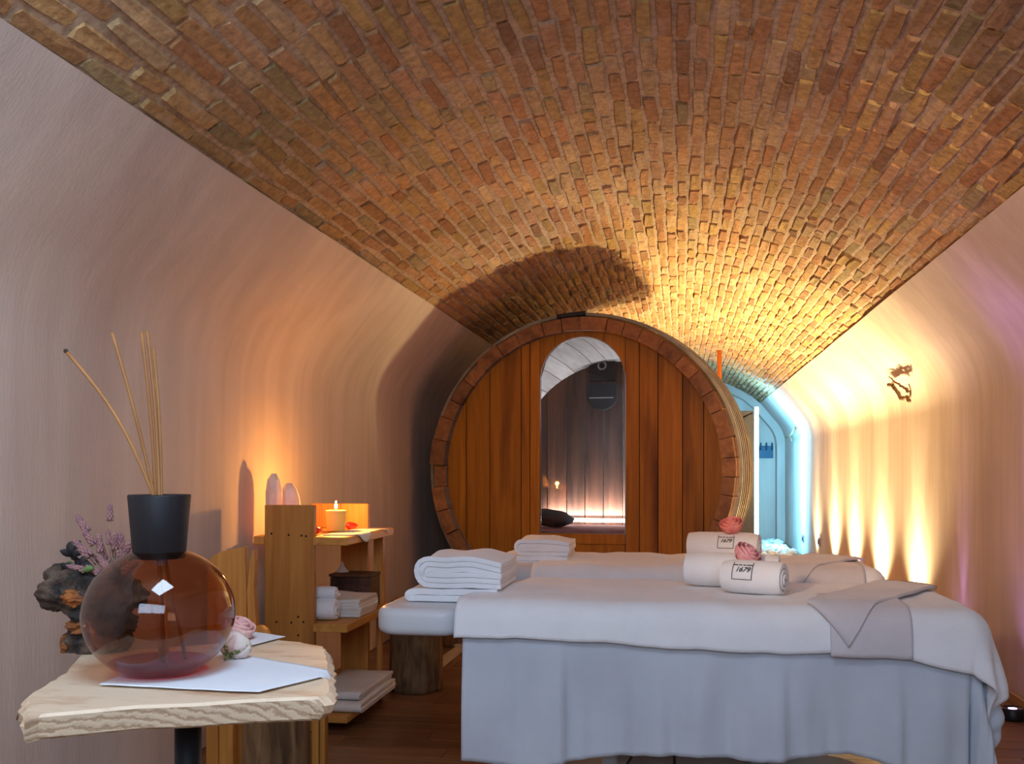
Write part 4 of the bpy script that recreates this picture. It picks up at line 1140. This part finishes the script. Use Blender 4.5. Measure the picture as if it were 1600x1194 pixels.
# red hearts and crystals
def heart(label, loc, s, rz):
    bm = bmesh.new(); bmesh.ops.create_uvsphere(bm, u_segments=20, v_segments=12, radius=1)
    for v in bm.verts:
        x, y, z = v.co
        v.co = Vector((x * s * (1.05 if True else 1), (y - 0.0) * s * 0.95 + abs(x) ** 1.1 * s * 0.55 - 0.35 * s, z * s * 0.62 * (1 - 0.2 * abs(x)) + s * 0.6))
    o = bmo('red_heart', bm, 'redstone', None, True, loc); o.rotation_euler = (0, 0, rz); tag(o, label, 'heart', 'glossy red hearts beside the candle')
p = atY(494, 823, 4.34); heart('glossy red heart on the top shelf left of the candle', (p.x, 4.34, 0.864), 0.028, 0.3)
p = atY(551, 817, 4.74); heart('glossy red heart on the top shelf right of the candle', (p.x, 4.72, 0.864), 0.030, -0.4)
def crystal(label, u, base_z, top_v, hw, y, m='crystal', seed=1, lean=0.0):
    p = atY(u, top_v, y); h = p.z - base_z; R = random.Random(seed); bm = bmesh.new(); n = 7
    prof = [(0.8, 0), (1.0, h * 0.3), (1.0, h * 0.70), (0.78, h * 0.89), (0.32, h)]
    ks = [R.uniform(0.8, 1.12) for _ in range(n)]; rings = []
    for (r, z) in prof:
        rings.append([bm.verts.new((hw * r * ks[k] * math.cos(2 * PI * k / n) + lean * z, hw * 0.8 * r * ks[k] * math.sin(2 * PI * k / n), z + (R.uniform(-0.1, 0.1) * h * 0.15 if 0 < z < h else 0))) for k in range(n)])
    for i in range(len(rings) - 1):
        for k in range(n): bm.faces.new((rings[i][k], rings[i][(k + 1) % n], rings[i + 1][(k + 1) % n], rings[i + 1][k]))
    bm.faces.new(rings[0][::-1]); bm.faces.new(rings[-1])
    o = bmo('crystal', bm, m, None, False, (p.x, y, base_z)); md = o.modifiers.new('b', 'BEVEL'); md.width = 0.003; md.segments = 2
    tag(o, label, 'crystal', 'quartz crystals on the top shelf')
crystal('tall rounded rose quartz crystal behind the end plank of the shelf', 428, 0.861, 740, 0.038, 4.36, seed=2)
crystal('shorter pale quartz crystal beside the taller one on the shelf', 459, 0.861, 755, 0.046, 4.42, seed=5, lean=-0.1)

# ================================================================== LOG STUMPS AND BENCH
def stump(name, label, loc, r, h, seed, group=None, m='bark'):
    t = thing(name, label, 'log', loc, 0, group)
    def wob(f, z): return 1 + 0.07 * nz(math.cos(f * 2 * PI) * 1.6, math.sin(f * 2 * PI) * 1.6, seed + z * 1.2) + 0.03 * nz(math.cos(f * 2 * PI) * 7, math.sin(f * 2 * PI) * 7, seed + z * 2)
    lathe('trunk', [(r * 1.06, 0.0)] + [(r * (1.06 - 0.06 * k / 10), 0.02 + (h - 0.04) * k / 10) for k in range(11)] + [(r * 0.96, h - 0.006)], m, t, 40, wob=wob)
    lathe('cut_top', [(r * 0.955, h - 0.007), (r * 0.94, h), (0.002, h + 0.001)], 'logtop', t, 40, wob=wob)
    return t
stump('log_stump', 'bark-covered log stump under the front headrest beside the shelf', (-1.375, 5.12, 0), 0.135, 0.475, 3, 'log stumps on the floor')
stump('log_stump', 'dark log stump on the floor before the barrel, farthest left', (-1.42, 6.5, 0), 0.16, 0.30, 8, 'log stumps on the floor')
p = atY(432, 1150, 3.10)
stump('log_stump', 'weathered grey log standing under the slab table', (p.x, 3.10, 0), 0.104, 0.50, 13, 'log stumps on the floor')
# bench of slabs behind the table
def bench():
    y = 3.45
    p0 = atY(325, 900, y); p1 = atY(396, 900, y)
    t = thing('rustic_bench', 'rustic slab bench with upright waney plank backs behind the table', 'bench', ((p0.x + p1.x) / 2 + 0.1, y, 0))
    L = Vector(t.location)
    def slabpoly(name, pts, y0, th, m, z0=None):
        V = [Vector((x, y0, z)) - L for x, z in pts] + [Vector((x, y0 + th, z)) - L for x, z in pts]; n = len(pts)
        F = [tuple(range(n)), tuple(range(2 * n - 1, n - 1, -1))] + [(i, n + i, n + (i + 1) % n, (i + 1) % n) for i in range(n)]
        o = pyd(name, V, F, m, t); bm = bmesh.new(); bm.from_mesh(o.data); bmesh.ops.recalc_face_normals(bm, faces=bm.faces); bm.to_mesh(o.data); bm.free()
        md = o.modifiers.new('b', 'BEVEL'); md.width = 0.004; md.segments = 2; md.limit_method = 'ANGLE'; return o
    def P(u, v): q = atY(u, v, y); return (q.x, q.z)
    zb = 0.0
    slabpoly('back_plank', [P(323, 940), P(324, 895), P(328, 872), P(345, 862), P(368, 857), P(382, 855), P(385, 930), P(385, 990), (P(378, 1000)[0], zb), (P(350, 1000)[0], zb), (P(323, 1000)[0], zb)], y, 0.035, 'pine')
    slabpoly('back_plank', [P(391, 880), P(394, 862), P(398, 858), P(400, 875), P(398, 920), P(402, 985), P(400, 1000), (P(400, 1000)[0], 0.46), (P(390, 1000)[0], 0.46), P(389, 980), P(387, 925)], y - 0.01, 0.035, 'pine')
    slabpoly('arm_plank', [P(398, 985), P(402, 977), P(411, 977), P(419, 983), P(424, 992), P(424, 1010), P(398, 1010)], y - 0.02, 0.03, 'pine')
    # seat and plank legs
    xs0, xs1 = P(330, 1)[0], P(508, 1)[0]
    box('seat_plank', xs0 - L.x, xs1 - L.x, -0.22, -0.012, 0.415, 0.46, 'pine_y', t, bev=0.008)
    for (u0, u1, yy) in ((346, 369, 3.40), (325, 345, 3.43)):
        a, b = atY(u0, 1, yy).x, atY(u1, 1, yy).x
        box('leg_plank', a - L.x + 0.001, b - L.x - 0.001, -0.075 if yy < 3.42 else -0.04, -0.041 if yy < 3.42 else -0.006, 0, 0.415, 'pine', t)
    for (u0, u1) in ((486, 497), (499, 507)):
        a, b = atY(u0, 1, 3.30).x, atY(u1, 1, 3.30).x
        box('leg_plank', a - L.x, b - L.x, -0.15, -0.11, 0, 0.415, 'pine', t)
bench()
# pale board on the floor
a = atZ(657, 1062, 0); b = atZ(716, 1018, 0)
t = thing('floor_board', 'pale narrow board lying on the floor beside the log stump', 'board', ((a.x + b.x) / 2, (a.y + b.y) / 2, 0), math.atan2(b.y - a.y, b.x - a.x))
box('board', -0.30, 0.9, -0.04, 0.04, 0.001, 0.018, 'pale_board', t)
box('board_cleat', 0.5, 0.56, -0.05, 0.05, 0.018, 0.026, 'pale_board', t)

# ================================================================== SLAB TABLE WITH DIFFUSER
ZT = 0.75
def Tt(u, v, z=ZT): return atZ(u, v, z)
def slab_table():
    top = [(38, 1122), (60, 1117), (140, 1110), (215, 1103), (300, 1100), (400, 1093), (500, 1089), (514, 1086), (519, 1072), (513, 1056), (516, 1042), (513, 1026), (508, 1010),
           (470, 1003), (440, 1000), (422, 992), (400, 990), (370, 1000), (330, 1006), (280, 1010), (220, 1014), (170, 1016), (128, 1022), (117, 1035), (98, 1052), (62, 1074), (44, 1086), (38, 1096), (45, 1104)]
    P = [Tt(u, v) for u, v in top]
    c = sum(P, Vector()) / len(P)
    base = Vector((c.x + 0.06, c.y - 0.05, 0))
    t = thing('slab_table', 'small table with a pale live-edge wooden slab top on a black post', 'table', base)
    th = 0.043
    # refine the outline with waney noise on the natural edges
    Q = []
    n0 = len(P)
    for i in range(n0):
        a, b = P[i], P[(i + 1) % n0]; k = max(1, int((b - a).length / 0.02))
        for j in range(k):
            q = a.lerp(b, j / k); nat = i >= 6
            if nat: q = q + Vector((nz(q.x * 40, q.y * 40, 1), nz(q.x * 40, q.y * 40, 9), 0)) * 0.006
            Q.append((q, nat))
    n = len(Q); V = []; lv = [(0, 0.0, 0.006), (0, -0.005, 0), (1, -th * 0.35, 0), (1, -th * 0.7, 0), (0, -th + 0.004, 0), (0, -th, 0.005)]
    for (q, nat) in Q:
        d = (q - c); d.z = 0; d = d.normalized()
        for (bulge, dz, ins) in lv:
            e = 0
            if nat: e = (0.010 * bulge + 0.012 * nz(q.x * 28, q.y * 28, dz * 45)) * (1 if dz < -0.003 else 0.2)
            V.append(q - base + Vector((d.x * (e - ins), d.y * (e - ins), dz)))
    m = len(lv); F = []
    for i in range(n):
        for j in range(m - 1): F.append((i * m + j, i * m + j + 1, ((i + 1) % n) * m + j + 1, ((i + 1) % n) * m + j))
    sides = len(F)
    F.append(tuple(i * m for i in range(n))); F.append(tuple(i * m + m - 1 for i in range(n))[::-1])
    o = pyd('slab_top', V, F, 'slab', t)
    o.data.materials.append(M['slabcut']); o.data.materials.append(M['drift'])
    for pi_, pl in enumerate(o.data.polygons):
        if pi_ < sides:
            nat = Q[pi_ // (m - 1)][1]; j = pi_ % (m - 1)
            if not nat and j > 0: pl.material_index = 1
            if nat and j in (2, 3): pl.material_index = 0
    bm = bmesh.new(); bm.from_mesh(o.data); bmesh.ops.recalc_face_normals(bm, faces=bm.faces); bm.to_mesh(o.data); bm.free()
    # bark scraps left on the edges
    R = random.Random(4)
    for (u, v, s) in ((40, 1096, 0.015), (48, 1090, 0.012), (516, 1080, 0.011), (513, 1060, 0.010)):
        p = Tt(u, v) - base; bm = bmesh.new(); bmesh.ops.create_icosphere(bm, subdivisions=2, radius=s)
        for q in bm.verts: q.co = Vector((q.co.x * 0.7, q.co.y * 1.3, q.co.z * 0.8)) * (1 + 0.5 * nz(q.co.x * 90, q.co.y * 90, q.co.z * 90 + u))
        bmo('bark_scrap', bm, 'drift', t, True, (p.x, p.y, p.z - 0.022))
    # black post and foot
    pp = atY(294, 1194, base.y) - base
    lathe('post', [(0.026, 0.012), (0.026, ZT - th - 0.008)], 'black', t, 24, (pp.x, 0, 0))
    lathe('top_flange', [(0.08, ZT - th - 0.008), (0.08, ZT - th - 0.0005)], 'black', t, 24, (pp.x, 0, 0))
    lathe('foot_plate', [(0.2, 0), (0.2, 0.008), (0.19, 0.012)], 'black', t, 40, (pp.x, 0, 0))
    return t
slab_table()

# napkins
def napkin(name, label, pts, hang=None):
    """flat cloth from four photo corners on the table top"""
    P = [Tt(u, v) for u, v in pts]; c = sum(P, Vector()) / 4; n = 28; V, F = [], []
    for i in range(n + 1):
        for j in range(n + 1):
            p = P[0].lerp(P[1], i / n).lerp(P[3].lerp(P[2], i / n), j / n)
            z = 0.0028 + 0.0012 * nz(p.x * 14, p.y * 14)
            if hang:
                q = p - hang[0]; d = q.dot(hang[1])
                if d > 0: z -= d * 0.8; p = p - hang[1] * d * 0.45
            e = min(i, j, n - i, n - j)
            if e == 0: z += 0.0015
            V.append((p.x - c.x, p.y - c.y, z))
    for i in range(n):
        for j in range(n): F.append((i * (n + 1) + j, (i + 1) * (n + 1) + j, (i + 1) * (n + 1) + j + 1, i * (n + 1) + j + 1))
    o = pyd(name, V, F, 'napkin', None, True, (c.x, c.y, ZT)); solid(o, 0.0022, 1); tag(o, label, 'napkin', 'napkins on the slab table')
hb = Tt(512, 1050); hdir = (Tt(530, 1052) - Tt(512, 1052)); hdir.z = 0; hdir.normalize()
napkin('linen_napkin', 'large white linen napkin under the glass diffuser bottle', [(155, 1074), (405, 1086), (532, 1054), (300, 1014)], (hb, hdir))
napkin('linen_napkin', 'smaller white napkin at the back of the table under the pink rose', [(330, 1014), (392, 1012), (446, 998), (380, 989)])

# diffuser bottle
def diffuser():
    yb = Tt(250, 1056).y
    cl, cr = atY(144, 965, yb), atY(357, 965, yb); r = (cr.x - cl.x) / 2; cx = (cl.x + cr.x) / 2
    zb = ZT + 0.0065
    ztop = atY(250, 868, yb).z                     # where the shoulder meets the neck
    hh = ztop - zb + 0.008; zc = hh * 0.515
    t = thing('reed_diffuser', 'round amber glass reed diffuser bottle with tapered black wooden cap', 'diffuser', (cx, yb, zb))
    prof = []
    # squashed sphere with a flat base
    for k in range(33):
        a = -PI / 2 + 0.55 + (PI - 0.55 - 0.20) * k / 32
        prof.append((r * math.cos(a), zc + hh * 0.535 * math.sin(a) * (1.0)))
    z_low = prof[0][1]
    prof = [(0.002, 0.004), (prof[0][0] * 0.85, 0.0), (prof[0][0] * 0.97, 0.003)] + [(a, (b - z_low) * (hh / (prof[-1][1] - z_low)) + 0.006) for a, b in prof]
    nr = r * 0.235
    nz0 = prof[-1][1]
    prof = [q for q in prof if not (q[1] > zc and q[0] < nr * 1.15)] + [(nr * 1.1, nz0 + 0.000), (nr, nz0 + 0.006), (nr, nz0 + 0.03)]
    g = lathe('glass_body', prof, 'glass_amber', t, 72, cap=False)
    # inner wall
    inner = [(max(0.001, a - 0.0035), b + (0.004 if i < 3 else 0)) for i, (a, b) in enumerate(prof)]
    # liquid at the bottom
    zl = atY(250, 1032, yb).z - zb
    lp = [(a, b) for a, b in inner if b <= zl]
    nxt = [q for q in inner if q[1] > zl][0]; last = lp[-1]; f = (zl - last[1]) / (nxt[1] - last[1]); re_ = last[0] + (nxt[0] - last[0]) * f
    lathe('oil', [(a - 0.001, b + 0.001) for a, b in lp] + [(re_ - 0.001, zl), (re_ * 0.5, zl), (0.002, zl)], 'liquid', t, 64, cap=False)
    # cap: tapered, wider at the top
    c0 = atY(250, 872, yb).z - zb; c1 = atY(250, 773, yb).z - zb
    s = (cr.x - cl.x) / 213
    lathe('cap', [(0.012, c0), (35.5 * s, c0), (36.5 * s, c0 + 0.002), (44 * s, c1 - 0.003), (43.2 * s, c1), (14 * s, c1), (13 * s, c1 - 0.02), (0.012, c1 - 0.02)], 'cap', t, 48)
    sharp(t.children[-1], 35)
    # reeds from the oil through the neck
    tips = [(103, 549), (175, 520), (221, 519), (230, 518), (240, 545)]
    neck = [(238, 770), (240, 770), (243, 772), (249, 770), (252, 771)]
    foots = [(290, 1030), (262, 1034), (255, 1036), (250, 1034), (262, 1036)]
    for i, ((u, v), (nu, nv), (fu, fv)) in enumerate(zip(tips, neck, foots)):
        a = atY(u, v, yb + (0.03 * (i - 2))) - Vector(t.location); b = atY(nu, nv, yb + 0.004 * (i - 2)) - Vector(t.location); f_ = atY(fu, fv, yb - 0.02 * (i - 2)) - Vector(t.location)
        bow = Vector((-0.014 if i == 0 else -0.004, 0, -0.012 if i == 0 else 0)) * -1
        P_ = [f_, b.lerp(f_, 0.4)] + [b.lerp(a, k / 10) + bow * math.sin(PI * k / 10) for k in range(11)]
        rd = tube('reed', P_, 0.0034, 'reed', t, 8)
        if i == 0: lathe('burnt_tip', [(0.001, -0.004), (0.0045, -0.002), (0.0045, 0.003), (0.001, 0.005)], 'burnt', rd, 8, a)
diffuser()
# roses on the table
p = Tt(377, 1003); rose('pink rosebud lying on the small napkin behind the bottle', (p.x - 0.005, p.y, ZT + 0.006), 0.030, 'rose_pink', 0.4, (0.25, 0.35), seed=6, open_=0.2, cat='rose')
p = Tt(366, 1033); rose('cream and green rosebud lying on the large napkin beside the bottle', (p.x, p.y, ZT + 0.006), 0.029, 'rose_cream', 2.6, (0.9, 0.5), seed=8, open_=0.1, cat='rose')

# driftwood with dried lavender
def drift():
    yb = Tt(130, 1024).y + 0.055
    c = atY(150, 1015, yb)
    t = thing('driftwood_stump', 'gnarled dark driftwood piece with orange lobes behind the bottle', 'driftwood', (c.x, yb, ZT + 0.001))
    L = Vector(t.location)
    def lump(name, u, v, ru, rv, m, seed, amp=0.34, ry=0.05):
        q = atY(u, v, yb) - L; s = (atY(100, 900, yb).x - atY(0, 900, yb).x) / 100
        bm = bmesh.new(); bmesh.ops.create_icosphere(bm, subdivisions=5, radius=1)
        for w_ in bm.verts:
            d = w_.co.copy(); f = 1 + amp * nz(d.x * 1.7 + seed, d.y * 1.7, d.z * 1.7) + amp * 0.55 * nz(d.x * 4 + seed, d.y * 4, d.z * 4) + amp * 0.3 * nz(d.x * 9, d.y * 9 + seed, d.z * 9)
            w_.co = Vector((d.x * ru * s * f + q.x, d.y * ry * f + q.y, max(0.0, d.z * rv * s * f + q.z)))
        return bmo(name, bm, m, t, True)
    lump('upper_knot', 112, 922, 46, 34, 'drift', 2); lump('upper_body', 168, 930, 48, 36, 'drift', 5)
    lump('neck', 160, 965, 42, 30, 'drift', 9); lump('foot', 152, 1000, 46, 38, 'drift', 12, 0.25)
    lump('lobe', 132, 932, 26, 17, 'drift_orange', 21, 0.25, 0.060)
    lump('lobe', 140, 976, 26, 13, 'drift_orange', 25, 0.25, 0.062)
    lump('lobe', 118, 1003, 12, 20, 'drift_orange', 27, 0.25, 0.050)
    # branch stub
    tube('stub', [atY(150, 900, yb) - L, atY(118, 890, yb) - L, atY(92, 896, yb) - L], [0.014, 0.010, 0.004], 'drift', t, 8)
    # the bouquet
    b = thing('dried_bouquet', 'dried lavender bunch with dark leaves tucked into the driftwood', 'bouquet', (atY(172, 905, yb).x, yb, atY(172, 905, yb).z))
    K = Vector(b.location); R = random.Random(2)
    # one flower spike shared by all sprigs
    bm = bmesh.new()
    for k in range(7):
        z = 0.006 * k; n = 5 if k < 6 else 2
        for i in range(n):
            a = 2 * PI * i / n + k * 0.6; r = 0.0062 * (1 - 0.09 * k)
            bmesh.ops.create_icosphere(bm, subdivisions=1, radius=0.0036, matrix=Matrix.Translation((r * math.cos(a), r * math.sin(a), z)) @ Matrix.Scale(1.6, 4, (0, 0, 1)))
    me = bpy.data.meshes.new('flower_spike'); bm.to_mesh(me); bm.free(); me.materials.append(M['lavender'])
    for p_ in me.polygons: p_.use_smooth = True
    def sprig(u, v, dy=0.0, base=(175, 915)):
        a = atY(base[0] + R.uniform(-14, 14), base[1] + R.uniform(-5, 8), yb + dy * 0.3) - K; e = atY(u, v, yb + dy) - K
        mid = a.lerp(e, 0.55) + Vector((R.uniform(-0.006, 0.006), R.uniform(-0.01, 0.01), 0.004))
        st = tube('sprig', [a, mid, e], [0.0014, 0.0012, 0.001], 'stem', b, 6)
        f = bpy.data.objects.new('flower_spike', me); C.objects.link(f); f.parent = st; f.location = e - (e - mid).normalized() * 0.012
        f.rotation_euler = (e - mid).to_track_quat('Z', 'Y').to_euler()
        s = R.uniform(0.8, 1.25); f.scale = (s, s, s)
    for (u, v) in ((131, 822), (172, 803), (140, 842), (156, 852), (170, 840), (180, 848), (190, 856), (196, 868), (208, 852), (132, 862), (146, 872), (160, 864), (176, 866), (186, 880), (140, 885), (122, 888),
                   (150, 893), (165, 885), (200, 888), (158, 915), (148, 905), (135, 900), (175, 900), (192, 898)):
        sprig(u, v, R.uniform(-0.05, 0.04))
    for k in range(26):
        u, v = R.uniform(105, 205), R.uniform(858, 915); q = atY(u, v, yb + R.uniform(-0.045, 0.05)) - K
        d = Vector((R.uniform(-1, 1), R.uniform(-0.8, 0.3), R.uniform(-0.2, 1))).normalized(); sd = d.cross(Vector((R.uniform(-0.3, 0.3), 1, 0.2))).normalized(); ln = R.uniform(0.022, 0.04)
        V = []
        for i in range(6):
            f = i / 5; w_ = 0.30 * ln * math.sin(PI * (0.08 + f * 0.9)); cc = q + d * ln * f + Vector((0, 0, -0.15 * ln * f * f)); V += [cc + sd * w_, cc + d.cross(sd) * w_ * 0.25, cc - sd * w_]
        F = []
        for i in range(5): F += [(3 * i, 3 * i + 1, 3 * i + 4, 3 * i + 3), (3 * i + 1, 3 * i + 2, 3 * i + 5, 3 * i + 4)]
        o = pyd('leaf', V, F, 'leaf' if k in (3, 17) else 'leaf_dark', b, True); solid(o, 0.0008)
drift()
